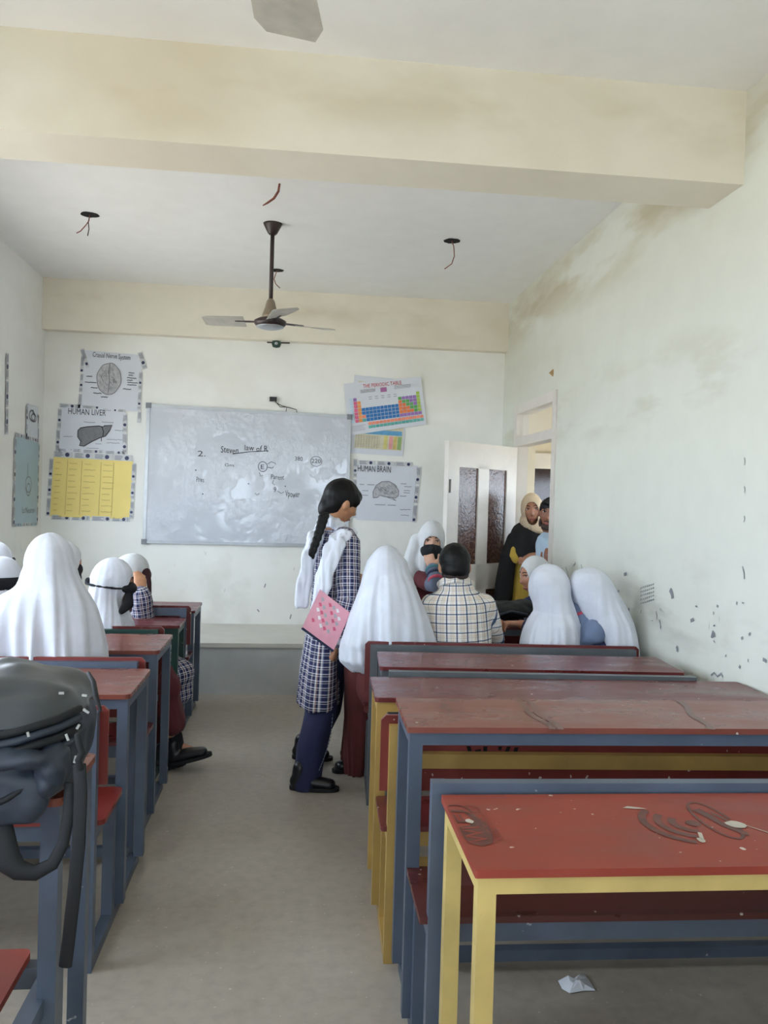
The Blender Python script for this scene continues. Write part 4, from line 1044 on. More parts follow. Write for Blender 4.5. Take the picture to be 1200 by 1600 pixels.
m_check('cream_check', .046, [(0, CR), (.14, (234, 224, 214)), (.40, CR), (.46, (186, 176, 170)), (.5, CR), (.83, (78, 98, 130)), (.96, CR)], [(0, CR), (.14, (236, 228, 220)), (.40, CR), (.46, (196, 188, 180)), (.5, CR), (.86, (84, 104, 134)), (.97, CR)], 1.0, 'MULTIPLY')
def person(label, base, group=None): return thing('person', label, 'person', base, group)

# ================================================================== people
def body(root, prims, skin='skin', voxel=.009, smooth=3): return fuse('body', prims, voxel, skin, root, smooth)
def G(v, z): return Vector((v[0], v[1], z))

# ---- girl standing in the aisle
d = 4.38
r = person('girl with black braid standing in the aisle, navy checked tunic and white dupatta', G(PZ(490, 1225, 0), 0))
hd = Head(PY(533, 786, d), 62, -22, 4, 1.0)
nk = PY(519, 824, d); hip = PY(507, 1000, d + .02)
rs, ls = PY(544, 846, d - .11), PY(494, 846, d + .12)
re, rw = PY(544, 935, d - .17), PY(527, 1004, d - .16)
le, lw = PY(520, 935, d + .22), PY(541, 905, d + .2)
side = (.7, -.7, 0)
ka, kb = PY(505, 1110, d - .14), PY(510, 1110, d + .08)
aa, ab = PY(474, 1214, 4.16), PY(474, 1170, 4.60)
aa.z, ab.z = .085, .085
prims = hd.prims() + [hd.neck(nk), torso(hip, nk, side, .60, .8)] + [arm(rs, re, rw), arm(ls, le, lw)]
prims += hand(rw, (-.25, -.1, -1), (-.9, .3, .2), 1, .9) + hand(lw, (1, -.05, .1), (0, .6, -.8), -1, .8)
prims += leg(PY(502, 1010, d - .06), ka, aa, aa + Vector((.14, -.02, 0)), .8) + leg(PY(512, 1010, d + .06), kb, ab, ab + Vector((.14, -.02, 0)), .8)
body(r, prims, 'skin_warm', .007)
hd.features(r, which=(1,), mouth=True)
# hair pulled back, fringe over the temple
hair = [hd.ell(0, -.012, .03, .084, .104, .1), hd.ell(0, -.05, -.01, .07, .062, .08), hd.ell(0, .055, .062, .06, .045, .04), hd.ell(0, -.075, -.05, .045, .04, .06), hd.ell(.06, .035, .035, .022, .035, .035), hd.ell(-.06, .035, .035, .022, .035, .035)]
fuse('hair', hair, .007, 'hair', r, 4, wrinkle(.003, 30, 0, (1, 1, .15)))
bp_ = [PY(506, 806, d - .17), PY(501, 824, d - .185), PY(494, 846, d - .2), PY(486, 868, d - .2)]
bv = []
for i in range(15):
    t = i / 14 * 2.999; k_ = int(t); q = bp_[k_].lerp(bp_[k_ + 1], t - k_); bv.append(ellipsoid(q + Vector((.010 * (-1) ** i, 0, 0)), (.019 - .0006 * i, .017 - .0005 * i, .022)))
fuse('braid', bv, .006, 'hair', r, 2)
# tunic
tun = [rows(d, ((826, 506, 534, 0, .06), (836, 494, 545, 0, .09), (850, 486, 546, 0, .12), (900, 488, 540, 0, .135), (950, 485, 536, 0, .145), (1000, 477, 531, -.01, .185), (1050, 469, 530, -.02, .205), (1096, 464, 529, -.03, .205), (1099, 465, 528, -.03, .203)), dmin=.05)]
fuse('tunic', tun, .009, 'navy_check', r, 5, foldfn(hip, .012, 3.0, 1.2, .6, 3), bones=[(nk, PY(500, 1110, d), (.3, 1, 0))])
slv = fuse('sleeve', [tube([rs + Vector((-.02, .02, .02)), rs, rs.lerp(re, .5), re, re.lerp(rw, .45), rw + (re - rw) * .06], [.06, .066, .066, .06, .056, .048], 16)], .008, 'navy_check', r, 4, wrinkle(.007, 11, 2), bones=[(rs, re, (.6, 1, 0)), (re, rw, (.6, 1, 0))])
ring(rw + (re - rw) * .14, rw + (re - rw) * .01, .051, .050).build('cuff', 'white_cloth', slv, True)
fuse('sleeve', [tube([ls, ls.lerp(le, .5), le, le.lerp(lw, .45), lw + (le - lw) * .1], [.058, .06, .056, .052, .045], 14)], .009, 'navy_check', r, 4, None, bones=[(ls, le, (1, 0, 0)), (le, lw, (0, 1, 0))])
# trousers
trs = [tube([PY(503, 1040, d - .06), PY(502, 1105, d - .12), PY(487, 1170, 4.2), PY(478, 1224, 4.17)], [(.085, .085), (.082, .09), (.075, .085), (.072, .09)], 18, True, (1, 0, 0)),
       tube([PY(516, 1040, d + .06), PY(508, 1105, d + .1), PY(490, 1150, 4.56), PY(482, 1172, 4.6)], [(.09, .1), (.085, .1), (.07, .085), (.07, .085)], 18, True, (1, 0, 0)), tube([PY(505, 1010, d), PY(507, 1045, d)], [.10, .11], 16)]
tr = fuse('trousers', trs, .009, 'navy_cloth', r, 5, wrinkle(.008, 9, 5, (1, 1, .5)))
st_ = MB(); pth = [PY(520, 1115, 4.2), PY(517, 1150, 4.13), PY(508, 1180, 4.11), PY(498, 1205, 4.09)]
for i in range(3):
    for k_ in range(6): a = pth[i].lerp(pth[i + 1], k_ / 6 + .02); b = pth[i].lerp(pth[i + 1], k_ / 6 + .10); st_.tube([a, b], .0025, 5)
t_ = st_.build('side_stitching', 'grey_cloth', tr); t_['kind'] = 'stuff'
shoe('shoe', G(PZ(452, 1232, 0), 0), G(PZ(530, 1236, 0), 0) - Vector((.0, 0, 0)), 'leather', r)
shoe('shoe', G(PZ(456, 1184, 0), 0), G(PZ(520, 1188, 0), 0), 'leather', r)
# dupatta: wrap at the neck and two panels down the back
rg = [tube([PY(507, 812, d - .05), PY(519, 816, d - .085), PY(533, 826, d - .06), PY(544, 838, d + .0), PY(538, 840, d + .08), PY(516, 824, d + .09), PY(506, 813, d + .02), PY(507, 812, d - .05)], [(.034, .03)] * 8, 12)]
rg += [tube([PY(550, 842, d + .03), PY(545, 832, d - .05), PY(535, 834, d - .14), PY(524, 852, d - .19), PY(513, 882, d - .21), PY(502, 920, d - .2), PY(493, 960, d - .19), PY(484, 992, d - .18)], [(.03, .02), (.045, .022), (.052, .022), (.055, .022), (.052, .022), (.045, .022), (.038, .02), (.022, .014)], 16),
       tube([PY(503, 822, d - .02), PY(494, 838, d - .1), PY(483, 870, d - .13), PY(475, 910, d - .13), PY(470, 945, d - .12)], [(.028, .018), (.042, .02), (.04, .022), (.038, .02), (.035, .016)], 16, True, (1, 0, .3)),
       tube([PY(549, 845, d + .02), PY(552, 858, d + .04), PY(546, 872, d + .08)], [.022, .024, .015], 12)]
fuse('dupatta', rg, .007, 'white_cloth', r, 3, wrinkle(.014, 30, 1, (1.3, 1, .15)))
# pink folder under her arm
fo = thing('folder', 'pink printed folder tucked under the arm of the standing girl', 'folder', PY(520, 1017, d - .2))
FS = Sheet(PY(500, 921, d - .215), PY(548, 958, d - .215), PY(521, 1017, d - .225), PY(472, 981, d - .235), (-.1, -1, .1))
FS.slab(.014, nx=8, ny=8).build('cover', simple('pink_cover', (226, 160, 176), .4, .06), fo)
MATS['pink2'] = simple('pink_print', (210, 90, 120), .4); MATS['greyp'] = simple('grey_print', (170, 168, 176), .4); MATS['whitep'] = simple('white_print', (232, 226, 230), .4)
for i in range(6):
    for j in range(5):
        if (i * 3 + j * 5) % 4 != 3:
            u, v = .12 + i * .12, .10 + j * .135
            FS.poly([(u, v + .03), (u + .06, v), (u + .12, v + .05), (u + .06, v + .1)], .0148).build('printed_diamond', ('greyp', 'whitep', 'pink2')[(i + 2 * j) % 3], fo)
MB().bar(FS.p(0, 1, .007), FS.p(1, 1, .007), .012, .018, (0, -1, 0)).build('spine', 'dark_trim', fo)

# ---- generic seated pupil seen from behind in a head scarf
def sitter(label, hc, yaw, pitch, roll, hijab, cloth, d, dress='maroon_cloth', hipz=.55, hipp=None, size=1.0, folds=(.012, 3.2), legs=True, face=None, extra=None, skin='skin', seed=0., voxel=.010, cut=True, arms_p=None, neckp=None, legdir=(0, 1), base=None):
    hd = Head(hc, yaw, pitch, roll, size)
    hip = Vector(hipp) if hipp is not None else Vector((hc[0], hc[1], hipz))
    nk = Vector(neckp) if neckp is not None else hd.w(0, -.03, -.16)
    nk.z = min(nk.z, hc[2] - .12)
    r = person(label, base if base is not None else (hip.x, hip.y, 0))
    ld = Vector((*legdir, 0)).normalized(); sd = Vector((ld.y, -ld.x, 0))
    prims = hd.prims() + [hd.neck(nk), torso(hip, nk, sd, .74, .85)]
    if arms_p is None:
        for q in (-1, 1):
            s0 = nk + sd * (.11 * q) + Vector((0, 0, -.07)); e0 = s0 + sd * (.015 * q) + ld * .06 + Vector((0, 0, -.2)); w0 = e0 + ld * .15 - sd * (.06 * q) + Vector((0, 0, -.02))
            prims.append(arm(s0, e0, w0)); prims += hand(w0, ld - sd * (.4 * q), (0, 0, -1), -q, .5)
    else:
        for A in arms_p: prims += A
    if legs:
        for q in (-1, 1):
            h0 = hip + sd * (.085 * q); k0 = h0 + ld * .36 + Vector((0, 0, .0)); a0 = k0 + ld * .02; a0.z = .075; prims += leg(h0, k0, a0, a0 + ld * .12)
            shoe('shoe', G(a0 - ld * .07, 0), G(a0 + ld * .17, 0), 'leather', r)
    body(r, prims, skin, .010 if not face else .006)
    dr = [tube([hip + Vector((0, 0, -.07)), hip.lerp(nk, .1), hip.lerp(nk, .35), hip.lerp(nk, .65), hip.lerp(nk, .88)], [(.165, .12), (.175, .125), (.145, .105), (.155, .105), (.14, .085)], 18, True, sd)]
    if legs:
        for q in (-1, 1):
            h0 = hip + sd * (.085 * q); k0 = h0 + ld * .37; dr.append(tube([h0, k0, Vector((k0.x, k0.y, .13)) + ld * .02], [.10, .085, .075], 14))
    fuse('dress', dr, .011, dress, r, 5, wrinkle(.006, 9, seed))
    ct = [hd.inside(0, .115, -.012, .062, .085, .088)] if (face or cut) else None
    if face: hd.features(r, **face)
    if hijab: fuse('headscarf', hijab(hd), voxel, cloth, r, 4, foldfn(hd.w(0, -.02, 0), folds[0], folds[1], hd.c.z + .1, hd.c.z - .35, seed), cut=ct)
    return r, hd

# girl in the large white shawl at the left end of the bench (right row)
d = 4.14
def hj(h): return [h.ell(0, -.008, .008, .092, .112, .125), rows(d, ((857, 599, 610, 0, .03), (862, 586, 623, 0, .07), (875, 574, 635, 0, .10), (895, 567, 641, 0, .115), (915, 563, 649, -.02, .13), (935, 556, 657, -.02, .15), (960, 546, 669, -.02, .165), (985, 538, 680, -.02, .17), (1004, 532, 687, -.02, .17), (1012, 530, 684, -.01, .16), (1030, 530, 600, .0, .13), (1046, 548, 590, .02, .1)))]
r, hd = sitter('girl in full white shawl and maroon dress at the aisle end of the bench', PY(603, 893, d), 15, -8, 0, hj, 'white_cloth', d, 'wine_cloth', hipp=(.52, 4.14, .56), legs=False, folds=(.026, 2.6), seed=2, cut=False)
sk = [rows(4.2, ((1020, 540, 640, .0, .16), (1045, 537, 612, .05, .17), (1075, 538, 596, .1, .16), (1110, 540, 588, .16, .14), (1150, 538, 581, .2, .13), (1204, 533, 576, .24, .13)))]
fuse('skirt', sk, .010, 'wine_cloth', r, 5, foldfn((.38, 4.4, 0), .016, 3.4, .7, .2, 1))
shoe('shoe', G(PZ(575, 1204, 0), 0) + Vector((-.02, .05, 0)), G(PZ(520, 1208, 0), 0), 'leather', r)
shoe('shoe', G(PZ(582, 1180, 0), 0) + Vector((-.02, .05, 0)), G(PZ(532, 1180, 0), 0), 'leather', r)

# boy in the checked shirt
d = 4.16
hd = Head(PY(710, 886, d), 4, -4, 0, .98); nk = PY(712, 914, d - .0); hip = Vector((PY(716, 1005, d).x, 4.16, .55))
r = person('boy with short black hair in a cream checked shirt, back turned', (hip.x, hip.y, 0))
rs, ls = PY(757, 945, d - .0), PY(675, 945, d); re, rw = PY(772, 1000, d + .12), PY(778, 972, d + .34); le, lw = PY(672, 1000, d + .1), PY(690, 980, d + .32)
pr = hd.prims() + [hd.neck(nk, .048), torso(hip, nk, (1, 0, 0), .95, .9), arm(rs, re, rw), arm(ls, le, lw)] + hand(rw, (-.2, 1, 0), (0, 0, -1), -1, .5) + hand(lw, (.2, 1, 0), (0, 0, -1), 1, .5)
for q in (-1, 1): h0 = hip + Vector((.09 * q, 0, 0)); k0 = h0 + Vector((0, .38, 0)); a0 = Vector((k0.x, k0.y, .08)); pr += leg(h0, k0, a0, a0 + Vector((0, .14, 0))); shoe('shoe', G(a0, 0) - Vector((0, .07, 0)), G(a0, 0) + Vector((0, .19, 0)), 'leather', r)
body(r, pr, 'skin_warm', .0075)
fuse('hair', [hd.ell(0, -.006, .034, .083, .103, .093), hd.ell(0, -.045, -.012, .076, .066, .062)], .007, 'hair', r, 3, wrinkle(.0025, 45, 0))
fade = fuse('hair_fade', [hd.ell(0, -.040, -.036, .072, .062, .045)], .007, simple('short_hair', (54, 42, 38), .7, .3, 60), r, 3)
shp = [rows(d, ((904, 690, 733, -.005, .075), (911, 688, 737, 0, .082), (916, 686, 741, 0, .086), (921, 686, 742, 0, .085), (930, 674, 756, 0, .10), (942, 667, 764, 0, .115), (965, 666, 766, 0, .12), (1003, 669, 768, 0, .125), (1030, 672, 768, 0, .13), (1060, 674, 766, 0, .13))),
       tube([rs, rs.lerp(re, .5), re.lerp(rw, .05)], [.06, .06, .056], 14), tube([ls, ls.lerp(le, .5), le.lerp(lw, .05)], [.06, .06, .056], 14)]
sh_ = fuse('shirt', shp, .0085, 'cream_check', r, 4, foldfn(hip, .008, 3.5, 1.2, .7, 4), bones=[(nk, hip, (0, 1, 0))])
cl = [tube([PY(686, 913, d + .02), PY(693, 908, d - .06), PY(712, 905, d - .088), PY(731, 908, d - .06), PY(738, 913, d + .02)], [(.013, .02)] * 5, 10)]
fuse('collar', cl, .006, 'cream_check', sh_, 2, bones=[(PY(692, 916, d), PY(733, 916, d), (0, 0, 1))])
fuse('trousers', [tube([hip + Vector((0, 0, -.06)), hip + Vector((0, 0, .05))], [.17, .17], 16)] + [tube([hip + Vector((.09 * q, 0, 0)), hip + Vector((.09 * q, .38, 0)), Vector((hip.x + .09 * q, hip.y + .38, .1))], [.1, .08, .075], 14) for q in (-1, 1)], .011, 'navy_cloth', r, 4)

# masked girl facing the camera
d = 5.32
hd0 = PY(674, 846, d)
r = person('girl in grey-white headscarf and black face mask, cheek resting on her hand', (hd0.x, d + .1, 0))
hd = Head(hd0, 184, -6, -3, 1.0); nk = PY(672, 886, d + .05); hip = Vector((nk.x, d + .22, .72))
rs, ls = PY(652, 902, d + .03), PY(698, 902, d + .03)
re, rw = PY(684, 918, d - .22), PY(676, 888, d - .12); le, lw = PY(703, 945, d - .1), PY(695, 950, d - .34)
pr = hd.prims() + [hd.neck(nk), torso(hip, nk, (1, 0, 0), .9), arm(rs, re, rw, .85), arm(ls, le, lw)] + hand(rw, PY(664, 852, d - .075) - rw, (.3, .8, .1), -1, .25, .95) + hand(lw, (-.4, -1, 0), (0, 0, -1), 1, .4)
for q in (-1, 1): h0 = hip + Vector((.085 * q, 0, 0)); k0 = h0 + Vector((0, -.06, -.34)); a0 = Vector((k0.x, hip.y + .05, .08)); pr += leg(h0, k0, a0, a0 - Vector((0, .14, 0))); shoe('shoe', G(a0, 0) + Vector((0, .07, 0)), G(a0, 0) - Vector((0, .18, 0)), 'leather', r)
body(r, pr, 'skin_light', .006)
hd.features(r, mouth=False)
fuse('dress', [tube([hip + Vector((0, .0, -.5)), hip, hip.lerp(nk, .5), hip.lerp(nk, .9)], [(.2, .17), (.18, .13), (.16, .12), (.16, .095)], 18, True, (1, 0, 0)), tube([rs, rs.lerp(re, .6)], [.06, .055], 14), tube([ls, le, lw.lerp(le, .2)], [.06, .052, .045], 14)], .009, 'maroon_cloth', r, 5, wrinkle(.006, 10, 3))
sl = fuse('sleeve', [tube([re.lerp(rs, .35), re, re.lerp(rw, .5), re.lerp(rw, .93)], [.05, .05, .046, .044], 16)], .007, 'grey_cloth', r, 3)
for t0, mt in ((.34, 'red_trim'), (.62, 'dark_trim'), (.86, 'teal_trim')): ring(re.lerp(rw, t0), re.lerp(rw, t0 + .12), .050, .049).build('stripe', mt, sl, True)
hjp = [hd.ell(0, -.004, .012, .09, .107, .127), rows(d, ((850, 650, 694, .03, .10), (868, 646, 697, .03, .11), (884, 644, 698, .04, .12), (893, 650, 697, .03, .1))), tube([PY(652, 845, d + .02), PY(645, 875, d + .03), PY(640, 905, d + .0), PY(640, 922, d - .03)], [(.05, .05), (.062, .05), (.055, .04), (.04, .03)], 14, True, (1, 0, 0))]
fuse('headscarf', hjp, .0075, 'offwhite_cloth', r, 4, foldfn(hd.w(0, -.02, 0), .010, 4.0, hd.c.z + .1, hd.c.z - .25, 6), cut=[hd.inside(0, .11, -.026, .060, .08, .072)])
mk = fuse('face_mask', [hd.ell(0, .046, -.055, .073, .071, .066), hd.ell(0, .098, -.026, .022, .030, .026)], .006, 'black_cloth', r, 5)

# girl in profile, looking left
d = 5.12
def hj(h): return [h.ell(0, -.012, .010, .09, .108, .124), rows(d, ((905, 830, 868, .02, .1), (925, 828, 872, .03, .11), (945, 826, 876, .04, .12), (965, 822, 880, .05, .13)))]
hc = PY(835, 901, d)
sA = PY(850, 950, d - .05); eA = PY(836, 965, d - .22); wA = PY(812, 962, d - .32)
r, hd = sitter('girl with a grey-white scarf seen in profile looking left past the others', hc, -104, -8, 2, hj, 'grey_white_cloth', d, 'navy_check', hipp=(hc.x + .06, 5.27, .55), legs=False, face=dict(which=(-1, 1)), skin='skin', folds=(.009, 3.5), seed=8, voxel=.008, arms_p=[[arm(sA, eA, wA)] + hand(wA, (-1, -.1, -.1), (0, .2, -1), -1, .5, .9)])
fuse('sleeve', [tube([sA, eA, eA.lerp(wA, .8)], [.055, .05, .045], 14)], .008, 'navy_check', r, 3, wrinkle(.006, 12, 4), bones=[(sA, eA, (0, 0, 1)), (eA, wA, (0, 0, 1))])
fuse('trousers', [tube([(hc.x + .06 + .09 * q, 5.27, .55), (hc.x + .06 + .07 * q, 5.02, .54), (hc.x + .06 + .07 * q, 5.02, .1)], [.1, .08, .07], 14) for q in (-1, 1)], .012, 'navy_cloth', r, 4)
for q in (-1, 1): shoe('shoe', (hc.x + .06 + .07 * q, 5.09, 0), (hc.x + .06 + .07 * q, 4.86, 0), 'leather', r)

# girl in white scarf with the outstretched hand
d = 4.18
def hj(h): return [h.ell(0, -.008, .008, .092, .112, .125), rows(d, ((886, 845, 858, 0, .03), (892, 834, 872, 0, .07), (904, 829, 882, 0, .1), (920, 830, 888, 0, .115), (940, 835, 893, 0, .12), (956, 838, 898, 0, .13), (972, 829, 901, -.01, .165), (990, 821, 904, -.01, .175), (1006, 817, 905, -.01, .18), (1030, 817, 904, -.01, .18)))]
hc = PY(857, 921, d); sA = PY(852, 972, d + .06); eA = PY(842, 985, d + .2); wA = PY(814, 975, d + .26)
r, hd = sitter('girl in smooth white scarf with her hand stretched out to the left', hc, -48, -14, 0, hj, 'white_cloth', d, 'navy_cloth', hipp=(hc.x + .02, 4.17, .55), folds=(.022, 3.0), seed=11, cut=False, arms_p=[[arm(sA, eA, wA)] + hand(wA, (-1, .15, .05), (-.1, -.1, -1), -1, .75, 1.0)], skin='skin')
fuse('sleeve', [tube([sA, eA, eA.lerp(wA, .55)], [.055, .05, .044], 14)], .008, 'navy_cloth', r, 3)

# girl by the wall holding something to her face
d = 4.14
def hj(h): return [h.ell(0, -.008, .008, .092, .112, .125), rows(d, ((888, 912, 930, 0, .03), (894, 898, 944, 0, .08), (905, 892, 953, 0, .105), (918, 891, 960, 0, .115), (935, 896, 969, 0, .125), (950, 904, 977, 0, .14), (970, 914, 985, -.01, .16), (990, 921, 990, -.01, .17), (1006, 926, 992, -.01, .175), (1030, 928, 992, -.01, .17)))]
hc = PY(922, 926, d); sA = PY(930, 985, d - .08); eA = PY(922, 1006, d - .07); wA = PY(902, 949, d + .04)
r, hd = sitter('girl in white scarf with grey-blue sleeve, leaning beside the scuffed wall', hc, -38, -12, -10, hj, 'white_cloth', d, 'navy_cloth', hipp=(PY(940, 1000, d).x, 4.15, .55), folds=(.024, 3.0), seed=14, cut=False, arms_p=[[arm(sA, eA, wA)] + hand(wA, PY(897, 922, d + .06) - wA, (.8, .5, 0), 1, .6, .95)], skin='skin')
sl = fuse('sleeve', [tube([sA, sA.lerp(eA, .5), eA, eA.lerp(wA, .5), eA.lerp(wA, .94)], [.06, .062, .06, .054, .048], 16)], .008, 'denim_cloth', r, 3, wrinkle(.007, 12, 7))
ring(eA.lerp(wA, .70), eA.lerp(wA, .78), .0525, .052).build('stripe', 'red_trim', sl, True); ring(eA.lerp(wA, .88), eA.lerp(wA, .97), .0515, .051).build('stripe', 'dark_trim', sl, True)
o = thing('crumpled_note', 'small folded bank note held up by the girl near the wall', 'note', PY(892, 935, d + .07))
v, f = tube([PY(889, 921, d + .07), PY(892, 930, d + .06), PY(890, 938, d + .07)], [(.012, .004), (.018, .006), (.012, .004)], 10); mesh_obj('folded_sheet', v, f, simple('note_green', (150, 158, 140), .7, .25, 60), o, True)

# woman in the doorway
d = 6.36
hc = PY(831, 797, d)
r = person('woman in cream headscarf and black shawl standing in the doorway', (hc.x, d, 0))
hd = Head(hc, 196, -4, 4, 1.0); nk = PY(833, 826, d + .02); hip = Vector((nk.x, d + .02, .86))
rs, ls = PY(806, 838, d), PY(853, 838, d); re, rw = PY(803, 872, d - .08), PY(842, 868, d - .2); le, lw = PY(858, 872, d - .02), PY(838, 876, d - .17)
pr = hd.prims() + [hd.neck(nk), torso(hip, nk, (1, 0, 0), 1.0), arm(rs, re, rw, 1.0), arm(ls, le, lw)] + hand(rw, (1, -.1, .0), (0, 1, 0), 1, .6) + hand(lw, (-1, -.1, 0), (0, 1, 0), 1, .6)
for q in (-1, 1): h0 = hip + Vector((.09 * q, 0, 0)); k0 = h0 + Vector((0, -.02, -.4)); a0 = Vector((k0.x, d + .03, .08)); pr += leg(h0, k0, a0, a0 - Vector((0, .14, 0))); shoe('shoe', G(a0, 0) + Vector((0, .07, 0)), G(a0, 0) - Vector((0, .18, 0)), 'leather', r)
body(r, pr, 'skin', .0055)
hd.features(r, gaze=-.002)
fuse('headscarf', [hd.ell(0, -.004, .012, .088, .106, .126), rows(d, ((806, 815, 848, .02, .09), (814, 812, 852, .01, .105), (822, 814, 855, .0, .115), (829, 822, 853, -.01, .12), (833, 830, 848, -.01, .11)))], .0065, 'cream_cloth', r, 4, foldfn(hd.w(0, 0, -.05), .008, 3.0, hd.c.z + .05, hd.c.z - .2, 9, 9.), cut=[hd.inside(.0, .115, -.016, .058, .085, .088)])
fuse('shawl', [rows(d, ((817, 811, 850, .04, .06), (823, 803, 854, .03, .085), (830, 799, 856, .01, .105), (838, 797, 857, 0, .125), (850, 795, 857, -.01, .15), (866, 792, 857, -.02, .16), (872, 792, 856, -.02, .15))), tube([PY(800, 840, d - .0), PY(794, 870, d - .06), PY(789, 905, d - .06), PY(785, 945, d - .05), PY(783, 985, d - .04)], [(.04, .05), (.065, .05), (.07, .045), (.072, .04), (.07, .04)], 16, True, (1, 0, 0))], .009, 'sheer_black', r, 4, foldfn((hc.x, d, 0), .012, 4, 1.4, .8, 4))
dr_ = fuse('dress', [tube([hip + Vector((0, 0, -.42)), hip, hip.lerp(nk, .5), hip.lerp(nk, .9)], [(.20, .17), (.18, .135), (.155, .115), (.15, .09)], 18, True, (1, 0, 0))], .010, 'yellow_cloth', r, 5, foldfn((hc.x, d, 0), .012, 3.2, 1.1, .5, 7))
fuse('sleeve', [tube([re.lerp(rs, .3), re, re.lerp(rw, .08)], [.055, .054, .05], 14)], .007, 'yellow_cloth', r, 3)
fuse('trousers', [tube([hip + Vector((.09 * q, 0, -.3)), Vector((hip.x + .09 * q, d + .03, .1))], [.1, .08], 14) for q in (-1, 1)], .012, 'black_cloth', r, 3)

# man looking round the door edge
d = 6.02
hc = PY(859, 803, d)
r = person('bearded man peering round the door edge, half hidden by the wall', (hc.x, d + .02, 0))
hd = Head(hc, 205, -4, -9, 1.02); nk = PY(869, 838, d + .05); hip = Vector((nk.x + .02, d + .06, .88))
rs, ls = PY(858, 850, d - .02), PY(905, 852, d + .1); re, rw = PY(862, 905, d + .02), PY(858, 884, d - .18); le, lw = PY(908, 905, d + .1), PY(900, 940, d - .0)
pr = hd.prims() + [hd.neck(nk, .058), torso(hip, nk, (1, .2, 0), .95), arm(rs, re, rw, .82), arm(ls, le, lw, .82)] + hand(rw, (-.1, -.1, 1), (.5, .8, 0), 1, .7) + hand(lw, (0, 0, -1), (-1, 0, 0), 1, .4)
for q in (-1, 1): h0 = hip + Vector((.09 * q, 0, 0)); k0 = h0 + Vector((0, -.02, -.4)); a0 = Vector((k0.x, d + .06, .08)); pr += leg(h0, k0, a0, a0 - Vector((0, .14, 0))); shoe('shoe', G(a0, 0) + Vector((0, .07, 0)), G(a0, 0) - Vector((0, .2, 0)), 'leather', r)
body(r, pr, 'skin_dark', .0055)
hd.features(r)
fuse('hair', [hd.ell(0, -.012, .036, .083, .1, .09), hd.ell(0, -.045, -.01, .076, .06, .06), hd.ell(0, .06, .085, .055, .035, .025)], .006, 'hair', r, 3, wrinkle(.004, 40, 0))
fuse('beard', [hd.ell(0, .045, -.093, .042, .042, .028), hd.ell(.052, .02, -.065, .014, .03, .04), hd.ell(-.052, .02, -.065, .014, .03, .04)] , .0055, 'beard', r, 2)
v, f = tube([hd.surf(-.022, -.053, .003), hd.surf(0, -.047, .004), hd.surf(.022, -.053, .003)], [.003, .0045, .003], 8); mesh_obj('moustache', v, f, 'beard', r, True)
fuse('shirt', [tube([hip + Vector((0, 0, -.1)), hip, hip.lerp(nk, .5), hip.lerp(nk, .88)], [(.175, .13), (.175, .13), (.165, .125), (.165, .1)], 18, True, (1, .2, 0)), tube([rs, rs.lerp(re, .5), re, re.lerp(rw, .7)], [.068, .066, .064, .054], 14), tube([ls, le, le.lerp(lw, .6)], [.066, .062, .05], 14)], .009, 'pale_blue_cloth', r, 4, wrinkle(.006, 9, 3))
fuse('trousers', [tube([hip + Vector((.09 * q, 0, -.02)), Vector((hip.x + .09 * q, d + .06, .1))], [.11, .08], 14) for q in (-1, 1)], .012, 'grey_cloth', r, 3)

# ---- left side: girl in the large shawl, nearest
d = 3.60
def hj(h): return [h.ell(0, -.008, .008, .092, .112, .125), rows(d, ((840, 79, 93, 0, .03), (845, 64, 103, 0, .07), (858, 51, 109, 0, .105), (875, 43, 115, 0, .12), (895, 35, 121, 0, .125), (912, 29, 127, -.01, .13), (920, 22, 131, -.01, .14), (930, 2, 137, -.01, .15), (950, -20, 147, -.01, .16), (980, -32, 154, -.01, .165), (1015, -36, 160, -.01, .165), (1050, -36, 162, -.01, .165), (1075, -34, 160, 0, .15)))]
hc = PY(79, 882, d)
r, hd = sitter('girl wrapped in a very large white shawl, nearest on the left side', hc, 24, -6, 0, hj, 'white_cloth', d, 'maroon_cloth', hipp=(PY(65, 1000, d).x, 3.60, .55), folds=(.034, 2.4), seed=21, cut=False)
# girl beyond her with dark face veil
d = 5.36
def hj(h): return [h.ell(0, -.010, .010, .092, .110, .126), rows(d, ((905, 80, 120, -.02, .1), (925, 72, 122, 0, .12), (950, 62, 130, 0, .14), (975, 58, 134, 0, .15)))]
hc = PY(102, 880, d)
r, hd = sitter('girl with dark face veil mostly hidden beyond the large white shawl', hc, 66, -8, 0, hj, 'grey_white_cloth', d, 'maroon_cloth', hipp=(hc.x, 5.36, .55), folds=(.008, 3.2), seed=24)
fuse('face_veil', [hd.ell(0, .05, -.03, .066, .062, .05), hd.ell(0, .07, -.10, .05, .045, .07)], .007, 'black_cloth', r, 4)
# two heads at the left edge
for (px, py, d, yw, lb, sd) in ((4, 910, 4.5, 40, 'girl at the left picture edge with dark band round her scarf, lower one', 31), (-8, 880, 5.34, 40, 'girl at the left edge with dark head band, farther and higher than her neighbour', 33)):
    hc = PY(px, py, d)
    def hj(h): return [h.ell(0, -.008, .010, .092, .112, .126), rows(d, ((py + 2, px - 26, px + 24, -.01, .1), (py + 20, px - 30, px + 26, -.01, .105), (py + 45, px - 38, px + 34, 0, .13), (py + 80, px - 48, px + 40, 0, .15)))]
    r, hd = sitter(lb, hc, yw, -10, 0, hj, 'white_cloth', d, 'maroon_cloth', hipp=(hc.x, d, .55), folds=(.008, 3.2), seed=sd)
    bd = [hd.w(.099 * math.cos(a), .118 * math.sin(a) - .008, .0 + .02 * math.sin(a)) for a in [2 * math.pi * i / 20 for i in range(21)]]
    fuse('head_band', [tube(bd, [(.035, .010) for _ in bd], 10, False, hd.M @ Vector((0, 0, 1)))], .007, 'black_cloth', r, 3)
